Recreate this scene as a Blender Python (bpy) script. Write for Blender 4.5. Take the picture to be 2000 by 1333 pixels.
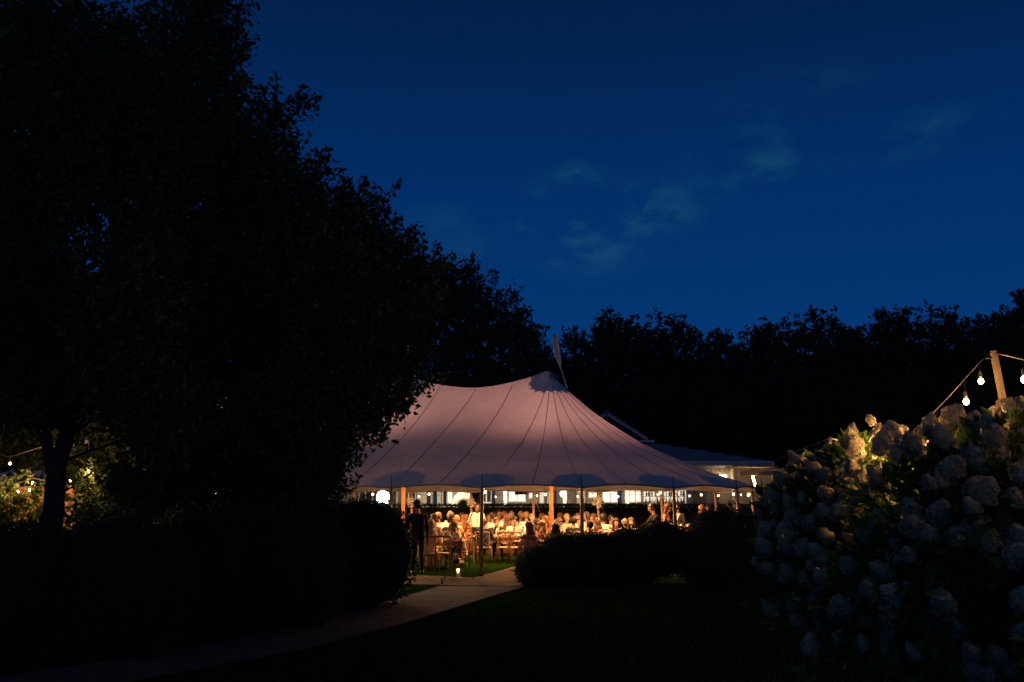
import bpy, math, random
import numpy as np
from mathutils import Vector, Matrix
R = math.radians
rng = np.random.default_rng(7)
random.seed(7)
for o in list(bpy.data.objects): bpy.data.objects.remove(o)
SC = bpy.context.scene
COL = SC.collection

# ------------------------------------------------------------------ camera, sky, exposure
CAMH = 1.76
FPX = 1944.4
PITCH = math.atan(314.0/FPX)
cd = bpy.data.cameras.new('camera'); cam = bpy.data.objects.new('camera', cd); COL.objects.link(cam)
cd.lens = 35.0; cd.sensor_width = 36.0; cd.clip_end = 2000; cd.clip_start = 0.05
cam.location = (0, 0, CAMH); cam.rotation_euler = (R(90)+PITCH, 0, 0)
SC.camera = cam
SC.view_settings.view_transform = 'Standard'; SC.view_settings.look = 'None'
SC.view_settings.exposure = 0.0; SC.view_settings.gamma = 1.0
try: SC.view_settings.use_curve_mapping = False
except Exception: pass

w = bpy.data.worlds.new('World'); SC.world = w; w.use_nodes = True
def ray(px, py):
    u = (px-1000)/FPX; v = (666.5-py)/FPX; c, s = math.cos(PITCH), math.sin(PITCH)
    return Vector((u, c - v*s, s + v*c))
def build_world():
    nt = w.node_tree; nt.nodes.clear(); N = nt.nodes.new; L = nt.links.new
    out = N('ShaderNodeOutputWorld'); bg = N('ShaderNodeBackground'); L(bg.outputs[0], out.inputs[0])
    tc = N('ShaderNodeTexCoord'); sep = N('ShaderNodeSeparateXYZ'); L(tc.outputs['Generated'], sep.inputs[0])
    ramp = N('ShaderNodeValToRGB'); cr = ramp.color_ramp
    L(sep.outputs['Z'], ramp.inputs[0])
    cr.elements[0].position = 0.0; cr.elements[0].color = (0.0012, 0.050, 0.190, 1)
    cr.elements[1].position = 1.0; cr.elements[1].color = (0.0006, 0.004, 0.022, 1)
    e = cr.elements.new(0.16); e.color = (0.0010, 0.039, 0.168, 1)
    e = cr.elements.new(0.30); e.color = (0.0008, 0.026, 0.130, 1)
    e = cr.elements.new(0.47); e.color = (0.0008, 0.0145, 0.066, 1)
    # a few soft clouds, a little paler and greener than the sky
    mp = N('ShaderNodeMapping'); mp.inputs['Scale'].default_value = (13, 13, 24); mp.inputs['Rotation'].default_value = (0, R(-18), 0)
    L(tc.outputs['Generated'], mp.inputs[0])
    no = N('ShaderNodeTexNoise'); no.inputs['Scale'].default_value = 1.0; no.inputs['Detail'].default_value = 8; no.inputs['Roughness'].default_value = 0.6; no.inputs['Distortion'].default_value = 0.12
    L(mp.outputs[0], no.inputs['Vector'])
    r2 = N('ShaderNodeMapRange'); r2.interpolation_type = 'SMOOTHSTEP'; r2.inputs['From Min'].default_value = 0.42; r2.inputs['From Max'].default_value = 0.70; L(no.outputs['Fac'], r2.inputs['Value'])
    acc = None
    for px, py, sx, sy, k in ((1140, 435, .10, .065, 1.0), (1255, 410, .075, .04, 1.0), (1125, 365, .035, .03, 1.0), (1480, 320, .10, .05, .5), (1740, 270, .11, .032, .55), (1540, 180, .09, .03, .4), (900, 480, .06, .03, .35), (860, 430, .05, .025, .3)):
        d = ray(px, py).normalized(); sub = N('ShaderNodeVectorMath'); sub.operation = 'SUBTRACT'; L(tc.outputs['Generated'], sub.inputs[0]); sub.inputs[1].default_value = d
        sc = N('ShaderNodeVectorMath'); sc.operation = 'MULTIPLY'; L(sub.outputs[0], sc.inputs[0]); sc.inputs[1].default_value = (1/sx, 1/.5, 1/sy)
        ln = N('ShaderNodeVectorMath'); ln.operation = 'LENGTH'; L(sc.outputs[0], ln.inputs[0])
        m = N('ShaderNodeMapRange'); m.interpolation_type = 'SMOOTHSTEP'; m.inputs['From Min'].default_value = 1.0; m.inputs['From Max'].default_value = 0.0; m.inputs['To Max'].default_value = k; L(ln.outputs['Value'], m.inputs['Value'])
        if acc is None: acc = m.outputs[0]
        else:
            a = N('ShaderNodeMath'); a.operation = 'MAXIMUM'; L(acc, a.inputs[0]); L(m.outputs[0], a.inputs[1]); acc = a.outputs[0]
    mu = N('ShaderNodeMath'); mu.operation = 'MULTIPLY'; L(r2.outputs[0], mu.inputs[0]); L(acc, mu.inputs[1])
    mix = N('ShaderNodeMix'); mix.data_type = 'RGBA'
    L(mu.outputs[0], mix.inputs['Factor']); L(ramp.outputs[0], mix.inputs['A']); mix.inputs['B'].default_value = (0.012, 0.088, 0.155, 1)
    L(mix.outputs['Result'], bg.inputs['Color']); bg.inputs['Strength'].default_value = 1.0
build_world()
WARM = (1.0, 0.47, 0.175)
sl = bpy.data.lights.new('twilight_sun', 'SUN'); sl.energy = 0.075; sl.angle = R(80); sl.color = (0.58, 0.82, 1.0)
su = bpy.data.objects.new('twilight_sun', sl); COL.objects.link(su); su.rotation_euler = (R(48), 0, R(-38))

def point(loc, power, color=WARM, radius=0.06, parent=None):
    l = bpy.data.lights.new('lamp_light', 'POINT'); l.energy = power; l.color = color; l.shadow_soft_size = radius
    o = bpy.data.objects.new('lamp_light', l); COL.objects.link(o); o.location = loc
    if parent: o.parent = parent
    return o

# ------------------------------------------------------------------ picture geometry helpers
def at(px, py, Y):
    d = ray(px, py); return Vector((0, 0, CAMH)) + d*(Y/d.y)
def G(px, py):
    d = ray(px, py); t = -CAMH/d.z; return Vector((d.x*t, d.y*t, 0))
def XY(px, Y): p = at(px, 990, Y); return p.x

# ------------------------------------------------------------------ materials
MATS = {}
def mat(name, col, rough=0.7, var=0.0, scale=6.0, bump=0.0, bscale=40.0, metal=0.0, trans=0.0, island=0.0, emit=None, estr=0.0, spec=0.3, glass=False, coord='Object'):
    if name in MATS: return MATS[name]
    m = bpy.data.materials.new(name); m.use_nodes = True; nt = m.node_tree; N = nt.nodes.new; L = nt.links.new
    b = nt.nodes['Principled BSDF']; out = nt.nodes['Material Output']
    b.inputs['Roughness'].default_value = rough; b.inputs['Metallic'].default_value = metal
    b.inputs['Specular IOR Level'].default_value = spec
    b.inputs['Base Color'].default_value = (*col, 1)
    csock = None
    if var > 0 or island > 0:
        hsv = N('ShaderNodeHueSaturation'); hsv.inputs['Color'].default_value = (*col, 1)
        if island > 0:
            g = N('ShaderNodeNewGeometry'); src = g.outputs['Random Per Island']; amt = island
        else:
            tc = N('ShaderNodeTexCoord'); n = N('ShaderNodeTexNoise'); n.inputs['Scale'].default_value = scale; n.inputs['Detail'].default_value = 6
            L(tc.outputs[coord], n.inputs['Vector']); src = n.outputs['Fac']; amt = var
        mr = N('ShaderNodeMapRange'); mr.inputs['From Min'].default_value = 0.0 if island > 0 else 0.3; mr.inputs['From Max'].default_value = 1.0 if island > 0 else 0.7
        mr.inputs['To Min'].default_value = 1-amt; mr.inputs['To Max'].default_value = 1+amt
        L(src, mr.inputs['Value']); L(mr.outputs[0], hsv.inputs['Value'])
        if island > 0:
            mh = N('ShaderNodeMapRange'); mh.inputs['To Min'].default_value = 0.478; mh.inputs['To Max'].default_value = 0.515
            L(src, mh.inputs['Value']); L(mh.outputs[0], hsv.inputs['Hue'])
        csock = hsv.outputs[0]; L(csock, b.inputs['Base Color'])
    if bump > 0:
        tc = N('ShaderNodeTexCoord'); n = N('ShaderNodeTexNoise'); n.inputs['Scale'].default_value = bscale; n.inputs['Detail'].default_value = 5
        L(tc.outputs[coord], n.inputs['Vector']); bp = N('ShaderNodeBump'); bp.inputs['Strength'].default_value = bump; bp.inputs['Distance'].default_value = 0.02
        L(n.outputs['Fac'], bp.inputs['Height']); L(bp.outputs[0], b.inputs['Normal'])
    if emit:
        b.inputs['Emission Color'].default_value = (*emit, 1); b.inputs['Emission Strength'].default_value = estr
    if glass:
        b.inputs['Transmission Weight'].default_value = 1.0; b.inputs['IOR'].default_value = 1.3
    if trans > 0:
        t = N('ShaderNodeBsdfTranslucent'); mx = N('ShaderNodeMixShader'); mx.inputs[0].default_value = trans
        t.inputs['Color'].default_value = (*col, 1)
        if csock: L(csock, t.inputs['Color'])
        L(b.outputs[0], mx.inputs[1]); L(t.outputs[0], mx.inputs[2]); L(mx.outputs[0], out.inputs[0])
    MATS[name] = m
    return m

M_leaf_near = mat('leaf_maple', (0.075, 0.110, 0.034), 0.55, island=0.5, trans=0.35)
M_leaf_far = mat('leaf_far', (0.030, 0.045, 0.018), 0.7, island=0.5, trans=0.25)
M_leaf_box = mat('leaf_boxwood', (0.035, 0.060, 0.020), 0.5, island=0.5, trans=0.2)
M_leaf_hedge = mat('leaf_hedge', (0.030, 0.055, 0.016), 0.5, island=0.6, trans=0.15)
M_leaf_hyd = mat('leaf_hydrangea', (0.065, 0.115, 0.022), 0.5, island=0.45, trans=0.4)
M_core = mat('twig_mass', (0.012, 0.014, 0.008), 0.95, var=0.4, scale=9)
M_bark = mat('bark', (0.05, 0.038, 0.027), 0.9, var=0.45, scale=7, bump=0.7, bscale=22)
M_petal = mat('petal_cream', (0.62, 0.57, 0.44), 0.8, island=0.10, trans=0.5)
M_petal_core = mat('petal_core', (0.55, 0.49, 0.36), 0.85, var=0.15, scale=40, trans=0.5)
M_stem = mat('green_stem', (0.10, 0.12, 0.04), 0.7)
M_canvas = None
M_seam = mat('canvas_seam', (0.28, 0.22, 0.23), 0.85, trans=.15)
M_patch = mat('canvas_reinforced', (0.60, 0.57, 0.55), 0.8, var=0.05, scale=3, trans=0.03)
M_polewood = mat('varnished_pole', (0.40, 0.20, 0.075), 0.38, var=0.22, scale=9, bump=0.15, bscale=30, spec=0.5)
M_rope = mat('rope', (0.42, 0.36, 0.26), 0.85)
M_strap = mat('strap_dark', (0.10, 0.085, 0.07), 0.85)
M_metal = mat('dark_metal', (0.03, 0.03, 0.032), 0.45, metal=0.6)
M_steel = mat('steel', (0.45, 0.45, 0.46), 0.35, metal=0.9)
M_chairwood = mat('chair_wood', (0.22, 0.13, 0.065), 0.5, var=0.3, scale=8, bump=0.1)
M_rush = mat('woven_seat', (0.45, 0.36, 0.22), 0.85, var=0.25, scale=40, bump=0.4, bscale=90)
M_tablewood = mat('farm_table_wood', (0.25, 0.14, 0.065), 0.5, var=0.35, scale=5, bump=0.15)
M_linen = mat('linen_runner', (0.75, 0.70, 0.60), 0.9, var=0.06)
M_glass = mat('clear_glass', (0.95, 0.97, 1.0), 0.03, glass=True)
M_plate = mat('white_ceramic', (0.80, 0.78, 0.74), 0.25, spec=0.5)
M_wax = mat('wax', (0.85, 0.76, 0.58), 0.5, trans=0.3)
M_flame = mat('flame', (1, 0.7, 0.3), 0.5, emit=(1, 0.52, 0.16), estr=28)
M_bulb = mat('bulb_glow', (1, 0.8, 0.5), 0.4, emit=(1, 0.62, 0.26), estr=22)
M_bulb_g = mat('garden_bulb_glow', (1, 0.8, 0.5), 0.4, emit=(1, 0.66, 0.30), estr=32)
M_flood = mat('flood_glow', (1, 1, 1), 0.4, emit=(1.0, 0.93, 0.84), estr=120)
M_white = mat('white_paint', (0.74, 0.72, 0.68), 0.55, var=0.05, scale=2)
M_trim = mat('trim_white', (0.55, 0.57, 0.60), 0.6, var=0.06)
M_wallgrey = mat('grey_board', (0.30, 0.28, 0.25), 0.75, var=0.15, scale=4)
M_walldark = mat('dark_wall', (0.20, 0.17, 0.135), 0.8, var=0.2, scale=3)
M_roof = mat('roof_shingle', (0.17, 0.19, 0.22), 0.85, var=0.25, scale=9, bump=0.4, bscale=25)
M_soffit = mat('soffit_wood', (0.42, 0.29, 0.16), 0.6, var=0.15, scale=3)
M_stone = mat('stone_counter', (0.30, 0.27, 0.23), 0.7, var=0.3, scale=9, bump=0.5, bscale=14)
M_dusk_glass = mat('window_glass', (0.025, 0.035, 0.05), 0.08, spec=0.6)
M_lit = mat('lit_window_and_wall', (0.9, 0.9, 0.9), 0.6, emit=(1.0, 0.88, 0.72), estr=0.75)
M_litcool = mat('lit_screen', (0.8, 0.9, 1), 0.6, emit=(0.62, 0.80, 1.0), estr=0.8)
M_curtain = mat('curtain', (0.52, 0.48, 0.42), 0.9, var=0.15, scale=8)
M_oven = mat('oven_plaster', (0.50, 0.46, 0.42), 0.8, var=0.12, scale=6, bump=0.2)
M_black = mat('flat_black', (0.008, 0.008, 0.008), 0.95)
M_brick = mat('brick', (0.34, 0.16, 0.08), 0.85, var=0.3, scale=5, bump=0.3)
M_mortar = mat('mortar', (0.30, 0.27, 0.23), 0.9, var=0.15)

def canvas():
    m = bpy.data.materials.new('sailcloth'); m.use_nodes = True; nt = m.node_tree; N = nt.nodes.new; L = nt.links.new
    out = nt.nodes['Material Output']; nt.nodes.remove(nt.nodes['Principled BSDF'])
    tc = N('ShaderNodeTexCoord'); n = N('ShaderNodeTexNoise'); n.inputs['Scale'].default_value = 1.1; n.inputs['Detail'].default_value = 5
    n2 = N('ShaderNodeTexNoise'); n2.inputs['Scale'].default_value = 26; n2.inputs['Detail'].default_value = 3
    L(tc.outputs['Object'], n.inputs['Vector']); L(tc.outputs['Object'], n2.inputs['Vector'])
    ad = N('ShaderNodeMath'); ad.operation = 'ADD'; L(n.outputs[0], ad.inputs[0]); L(n2.outputs[0], ad.inputs[1])
    mr = N('ShaderNodeMapRange'); mr.inputs['From Min'].default_value = 0.7; mr.inputs['From Max'].default_value = 1.3; mr.inputs['To Min'].default_value = 0.90; mr.inputs['To Max'].default_value = 1.08
    L(ad.outputs[0], mr.inputs['Value'])
    hs = N('ShaderNodeHueSaturation'); hs.inputs['Color'].default_value = (0.64, 0.60, 0.61, 1); L(mr.outputs[0], hs.inputs['Value'])
    d = N('ShaderNodeBsdfDiffuse'); t = N('ShaderNodeBsdfTranslucent'); mx = N('ShaderNodeMixShader'); mx.inputs[0].default_value = 0.20
    L(hs.outputs[0], d.inputs['Color'])
    hs2 = N('ShaderNodeHueSaturation'); hs2.inputs['Color'].default_value = (0.68, 0.59, 0.71, 1); L(mr.outputs[0], hs2.inputs['Value']); L(hs2.outputs[0], t.inputs['Color'])
    n3 = N('ShaderNodeTexNoise'); n3.inputs['Scale'].default_value = 1.9; n3.inputs['Detail'].default_value = 4; L(tc.outputs['Object'], n3.inputs['Vector'])
    bp = N('ShaderNodeBump'); bp.inputs['Strength'].default_value = .5; bp.inputs['Distance'].default_value = .09; L(n3.outputs[0], bp.inputs['Height']); L(bp.outputs[0], d.inputs['Normal']); L(bp.outputs[0], t.inputs['Normal'])
    L(d.outputs[0], mx.inputs[1]); L(t.outputs[0], mx.inputs[2]); L(mx.outputs[0], out.inputs[0])
    return m
M_canvas = canvas()

# ------------------------------------------------------------------ object helpers
def tag(o, label=None, cat=None, group=None, kind=None):
    if label: o['label'] = label
    if cat: o['category'] = cat
    if group: o['group'] = group
    if kind: o['kind'] = kind
    return o
def thing(name, label, cat, loc=(0, 0, 0), rotz=0.0, group=None):
    o = bpy.data.objects.new(name, None); COL.objects.link(o); o.empty_display_size = 0.2
    o.location = loc; o.rotation_euler = (0, 0, rotz); return tag(o, label, cat, group)
def link(name, me, m=None, parent=None, loc=None, rot=None, scale=None):
    o = bpy.data.objects.new(name, me); COL.objects.link(o)
    if m is not None and len(me.materials) == 0: me.materials.append(m)
    if parent: o.parent = parent
    if loc is not None: o.location = loc
    if rot is not None: o.rotation_euler = rot
    if scale is not None: o.scale = scale
    return o
def copy_tree(o, parent=None):
    c = o.copy(); COL.objects.link(c)
    if parent: c.parent = parent
    for ch in list(o.children): copy_tree(ch, c)
    return c

class MB:
    def __init__(s): s.v = []; s.f = []
    def add(s, v, f):
        b = len(s.v); s.v += [tuple(p) for p in v]; s.f += [tuple(i+b for i in q) for q in f]; return s
    def box(s, c, d, rz=0.0, rot=None):
        hx, hy, hz = d[0]/2, d[1]/2, d[2]/2
        M = rot if rot is not None else Matrix.Rotation(rz, 3, 'Z')
        P = [Vector(c) + M @ Vector((x, y, z)) for z in (-hz, hz) for y in (-hy, hy) for x in (-hx, hx)]
        return s.add(P, [(0,2,3,1),(4,5,7,6),(0,1,5,4),(1,3,7,5),(3,2,6,7),(2,0,4,6)])
    def tube(s, pts, rad, n=8, cap=True):
        pts = [Vector(p) for p in pts]
        if not hasattr(rad, '__len__'): rad = [rad]*len(pts)
        V = []; F = []; ref = None
        for i, p in enumerate(pts):
            t = (pts[min(i+1, len(pts)-1)] - pts[max(i-1, 0)])
            if t.length < 1e-9: t = Vector((0, 0, 1))
            t.normalize()
            if ref is None: ref = Vector((1, 0, 0)) if abs(t.x) < 0.8 else Vector((0, 1, 0))
            a = (ref - t*ref.dot(t)).normalized(); b = t.cross(a); ref = a
            for k in range(n):
                an = 2*math.pi*k/n; V.append(p + (a*math.cos(an) + b*math.sin(an))*rad[i])
        for i in range(len(pts)-1):
            for k in range(n):
                k2 = (k+1) % n; F.append((i*n+k, i*n+k2, (i+1)*n+k2, (i+1)*n+k))
        if cap:
            F.append(tuple(range(n-1, -1, -1))); e = (len(pts)-1)*n; F.append(tuple(range(e, e+n)))
        return s.add(V, F)
    def ell(s, c, r, nu=12, nv=8, rot=None, fn=None):
        V = []; F = []; c = Vector(c)
        for j in range(nv+1):
            th = math.pi*j/nv
            for i in range(nu):
                ph = 2*math.pi*i/nu; d = Vector((math.sin(th)*math.cos(ph), math.sin(th)*math.sin(ph), math.cos(th)))
                k = fn(d) if fn else 1.0
                p = Vector((d.x*r[0]*k, d.y*r[1]*k, d.z*r[2]*k))
                if rot is not None: p = rot @ p
                V.append(c+p)
        for j in range(nv):
            for i in range(nu):
                i2 = (i+1) % nu
                if j == 0: F.append((i, nu+i, nu+i2))
                elif j == nv-1: F.append((j*nu+i, (j+1)*nu+i, j*nu+i2))
                else: F.append((j*nu+i, (j+1)*nu+i, (j+1)*nu+i2, j*nu+i2))
        return s.add(V, F)
    def lathe(s, c, prof, n=12):
        V = []; F = []; c = Vector(c)
        for r, z in prof:
            for k in range(n):
                a = 2*math.pi*k/n; V.append(c + Vector((r*math.cos(a), r*math.sin(a), z)))
        for i in range(len(prof)-1):
            for k in range(n):
                k2 = (k+1) % n; F.append((i*n+k, i*n+k2, (i+1)*n+k2, (i+1)*n+k))
        F.append(tuple(range(n-1, -1, -1))); e = (len(prof)-1)*n; F.append(tuple(range(e, e+n)))
        return s.add(V, F)
    def mesh(s, name, smooth=False):
        me = bpy.data.meshes.new(name); me.from_pydata(s.v, [], s.f)
        if smooth: me.shade_smooth()
        me.update(); return me
    def build(s, name, m, parent=None, smooth=False, world=False):
        if world and parent is not None:
            Mi = Matrix.LocRotScale(parent.location, parent.rotation_euler, None).inverted()
            s.v = [tuple(Mi @ Vector(p)) for p in s.v]
        return link(name, s.mesh(name, smooth), m, parent)

def np_mesh(name, V, quads):
    me = bpy.data.meshes.new(name); V = np.asarray(V, np.float32); q = np.asarray(quads, np.int32)
    me.vertices.add(len(V)); me.vertices.foreach_set('co', V.ravel())
    k = q.shape[1]; me.loops.add(q.size); me.loops.foreach_set('vertex_index', q.ravel())
    me.polygons.add(len(q)); me.polygons.foreach_set('loop_start', np.arange(0, q.size, k, dtype=np.int32))
    try: me.polygons.foreach_set('loop_total', np.full(len(q), k, np.int32))
    except Exception: pass
    me.update(calc_edges=True); return me
def unit(a): return a/np.maximum(np.linalg.norm(a, axis=1, keepdims=True), 1e-9)
def leaves(name, C, size, A=None, aspect=0.62, rg=rng, droop=0.0):
    """leaf-shaped folded quads at the points C; A = leaf direction"""
    C = np.asarray(C, float); n = len(C); size = np.broadcast_to(np.asarray(size, float), (n,))[:, None]
    rnd = unit(rg.normal(size=(n, 3)))
    A = rnd if A is None else unit(np.asarray(A) + 0.55*rnd)
    A = unit(A + np.array([0, 0, -droop]))
    B = unit(np.cross(A, unit(rg.normal(size=(n, 3))))); Nn = np.cross(A, B)
    fold = rg.uniform(0.05, 0.22, (n, 1))
    P0 = C; P2 = C + A*size; mid = C + A*size*0.45
    P1 = mid + B*size*aspect*0.5 + Nn*size*fold; P3 = mid - B*size*aspect*0.5 + Nn*size*fold
    V = np.stack([P0, P1, P2, P3], 1).reshape(-1, 3); q = np.arange(4*n).reshape(n, 4)
    t = np.stack([q[:, [0, 1, 2]], q[:, [0, 2, 3]]], 1).reshape(-1, 3)
    return np_mesh(name, V, t)
def sphere_pts(n, rg=rng): return unit(rg.normal(size=(n, 3)))

# ================================================================== GROUND
def ground():
    g = mat('lawn_ground', (0.005, 0.017, 0.004), 1.0, spec=0.0, var=0.35, scale=1.7, bump=0.6, bscale=60)
    me = bpy.data.meshes.new('ground'); S = 420
    xs = [-S, -120, -40, -15, -6, 0, 6, 15, 40, 120, S]; ys = [-60, -10, 0, 10, 20, 30, 40, 60, 120, S]
    V = [(x, y, 0) for y in ys for x in xs]; nx = len(xs)
    F = [(j*nx+i, j*nx+i+1, (j+1)*nx+i+1, (j+1)*nx+i) for j in range(len(ys)-1) for i in range(nx-1)]
    me.from_pydata(V, [], F); tag(link('lawn_ground', me, g), kind='structure')
ground()
M_conc = mat('concrete', (0.095, 0.078, 0.062), 1.0, spec=0.05, var=0.22, scale=2.2, bump=0.25, bscale=55)
def slab(name, pts, parent=None, z=0.03):
    mb = MB(); n = len(pts); V = [(p[0], p[1], 0.0) for p in pts] + [(p[0], p[1], z) for p in pts]
    F = [tuple(range(n, 2*n))] + [(i, (i+1) % n, n+(i+1) % n, n+i) for i in range(n)]
    mb.add(V, F); return mb.build(name, M_conc, parent)
path = bpy.data.objects.new('path', None); COL.objects.link(path); tag(path, kind='structure')
def lerp(a, b, t): return a + (b-a)*t
# edges of the walk (left, right), from the tent towards the camera
Lw = [Vector((-1.50, 21.3, 0)), Vector((-1.95, 19.2, 0)), Vector((-2.42, 17.0, 0)), Vector((-3.05, 14.6, 0)), Vector((-3.9, 12.4, 0)), Vector((-5.1, 10.4, 0)), Vector((-6.8, 8.6, 0))]
Rw = [Vector((0.26, 21.1, 0)), Vector((-0.42, 18.9, 0)), Vector((-0.95, 17.0, 0)), Vector((-1.62, 14.7, 0)), Vector((-2.55, 12.4, 0)), Vector((-3.9, 10.1, 0)), Vector((-5.8, 7.9, 0))]
for i in range(len(Lw)-1):
    a, b, c, d = Lw[i], Rw[i], Rw[i+1], Lw[i+1]
    for t0, t1 in ((0.0, 0.5), (0.5, 1.0)):
        e = 0.006
        slab('paving_slab', [lerp(a, d, t0+e), lerp(b, c, t0+e), lerp(b, c, t1-e), lerp(a, d, t1-e)], path)
for pts in ([(-3.9, 24.9), (-2.2, 24.35), (-1.55, 21.6), (-3.6, 22.1)], [(-2.18, 24.33), (-0.93, 23.65), (-0.62, 21.4), (-1.53, 21.58)],
            [(-0.91, 23.64), (-0.60, 21.39), (0.25, 21.2), (0.62, 22.7), (0.05, 24.4), (-0.55, 25.0)], [(-0.53, 25.03), (0.07, 24.43), (0.64, 22.73), (1.6, 25.2), (1.1, 29.0), (0.14, 27.9)]):
    slab('paving_slab', pts, path, 0.029)
def grass():
    rg = np.random.default_rng(3)
    def pathfree(P):
        x, y = P[:, 0], P[:, 1]
        ly = [p.y for p in Lw][::-1]; lx = np.interp(y, ly, [p.x for p in Lw][::-1]); rx = np.interp(y, [p.y for p in Rw][::-1], [p.x for p in Rw][::-1])
        keep = ~((x > lx-0.0) & (x < rx+0.0) & (y < 21.7))
        def inpoly(poly):
            c = np.zeros(len(x), bool); n = len(poly)
            for i in range(n):
                (x1, y1), (x2, y2) = poly[i], poly[(i+1) % n]
                c ^= ((y1 > y) != (y2 > y)) & (x < (x2-x1)*(y-y1)/(y2-y1+1e-12)+x1)
            return c
        for poly in ([(-3.9, 24.9), (-2.2, 24.35), (-0.91, 23.64), (0.14, 27.9), (1.1, 29.0), (1.6, 25.2), (0.64, 22.7), (0.25, 21.0), (-1.6, 21.5), (-3.6, 22.1)],):
            keep &= ~inpoly(poly)
        return P[keep]
    A = np.stack([rg.uniform(-3.2, 1.4, 42000), rg.uniform(23.4, 33.5, 42000)], 1)
    B = np.stack([rg.uniform(-5.5, 4.5, 60000), rg.uniform(9.0, 23.6, 60000)], 1)
    P = pathfree(np.concatenate([A, B])); n = len(P); h = rg.uniform(0.025, 0.06, n)
    a = rg.uniform(0, 2*math.pi, n); wv = np.stack([np.cos(a), np.sin(a), np.zeros(n)], 1)*0.004
    base = np.stack([P[:, 0], P[:, 1], np.zeros(n)], 1); tip = base + np.stack([rg.normal(0, .018, n), rg.normal(0, .018, n), h], 1)
    V = np.stack([base-wv, base+wv, tip], 1).reshape(-1, 3)
    me = np_mesh('grass', V, np.arange(3*n).reshape(n, 3))
    tag(link('grass', me, mat('grass_blade', (0.026, 0.068, 0.007), 1.0, spec=0.0, island=0.4, trans=0.3)), 'short mown grass of the lawn beside the pale path', 'grass', kind='stuff')
grass()

# ================================================================== TENT
AX = Vector((-0.951, 0.309, 0)).normalized()         # along the ridge, leftwards and away
CN = Vector((-AX.y, AX.x, 0))*1.0                     # towards the near side
if CN.y > 0: CN = -CN
C0 = Vector((1.17, 30.0, 0)); RT = 6.1; SP = 4.8; ZE = 2.10; ZP = 5.73
tent = thing('sailcloth_tent', 'large glowing pale sailcloth tent with peaked roof and wooden poles', 'tent', tuple(C0))
GT = [0, .02, .0875, .2375, .4625, .7375, 1.0]; GV = [0, .075, .185, .40, .644, .85, 1.0]
def ridge(s):
    if s <= 0: return ZP
    if s >= 3*SP: return ZP
    x = (s % SP)/SP; x = min(x, 1-x)*2
    return ZP - 0.47*(1-(1-x)**1.8)
def profile(s, t):
    h = ridge(s); k = (ZP-h)/0.47
    g = float(np.interp(t, GT, GV)); g2 = t**0.86
    return h, (1-k)*g + k*g2
# the perimeter as (centre s, direction) for a parameter p counted in half-panels of the pole spacing
def station(i):
    """i in half pole-steps: near straight side 0..12 leftwards, left end 12..28, far side 28..40 back, right end 40..56"""
    i = i % 56.0
    if i <= 12: return i*1.2, CN.copy()
    if i <= 28: a = (i-12)/16*math.pi; return 3*SP, CN*math.cos(a) + AX*math.sin(a)
    if i <= 40: return 3*SP - (i-28)*1.2, -CN
    a = (i-40)/16*math.pi; return 0.0, -CN*math.cos(a) - AX*math.sin(a)
def surf(i, t, off=0.0):
    s, d = station(i)
    x = (i/2.0) % 1.0; sc = math.sin(math.pi*x)             # 0 at a pole, 1 mid-way
    rr = RT - 0.16*sc; h, g = profile(s, t)
    ze = ZE + 0.075*sc
    z = h - (h-ze)*g - 0.03*sc*math.sin(math.pi*t) + 0.010*math.sin(2*math.pi*i*1.5)*t**4*(1-sc) + 0.008*math.sin(i*2.3+t*5.0)*t
    p = C0 + AX*s + d*(rr*t); p.z = z + off
    return p
TS = [0, .012, .03, .06, .1, .15, .21, .28, .36, .45, .54, .63, .72, .80, .87, .93, .97, 1.0]
for i in range(56):
    mb = MB(); K = 9; V = [surf(i+k/(K-1), t) for t in TS for k in range(K)]
    F = [(a*K+b, a*K+b+1, (a+1)*K+b+1, (a+1)*K+b) for a in range(len(TS)-1) for b in range(K-1)]
    mb.add(V, F); mb.build('canopy_panel', M_canvas, tent, smooth=True, world=True)
    mb = MB(); mb.tube([surf(i, t, 0.004) for t in TS[1:]], [0.010]*(len(TS)-1), 5); mb.build('seam', M_seam, tent, True, True)
mb = MB(); mb.tube([surf(i*0.5, 1.0, -0.004) for i in range(113)], 0.02, 6, False); mb.build('hem', M_seam, tent, True, True)
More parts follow.
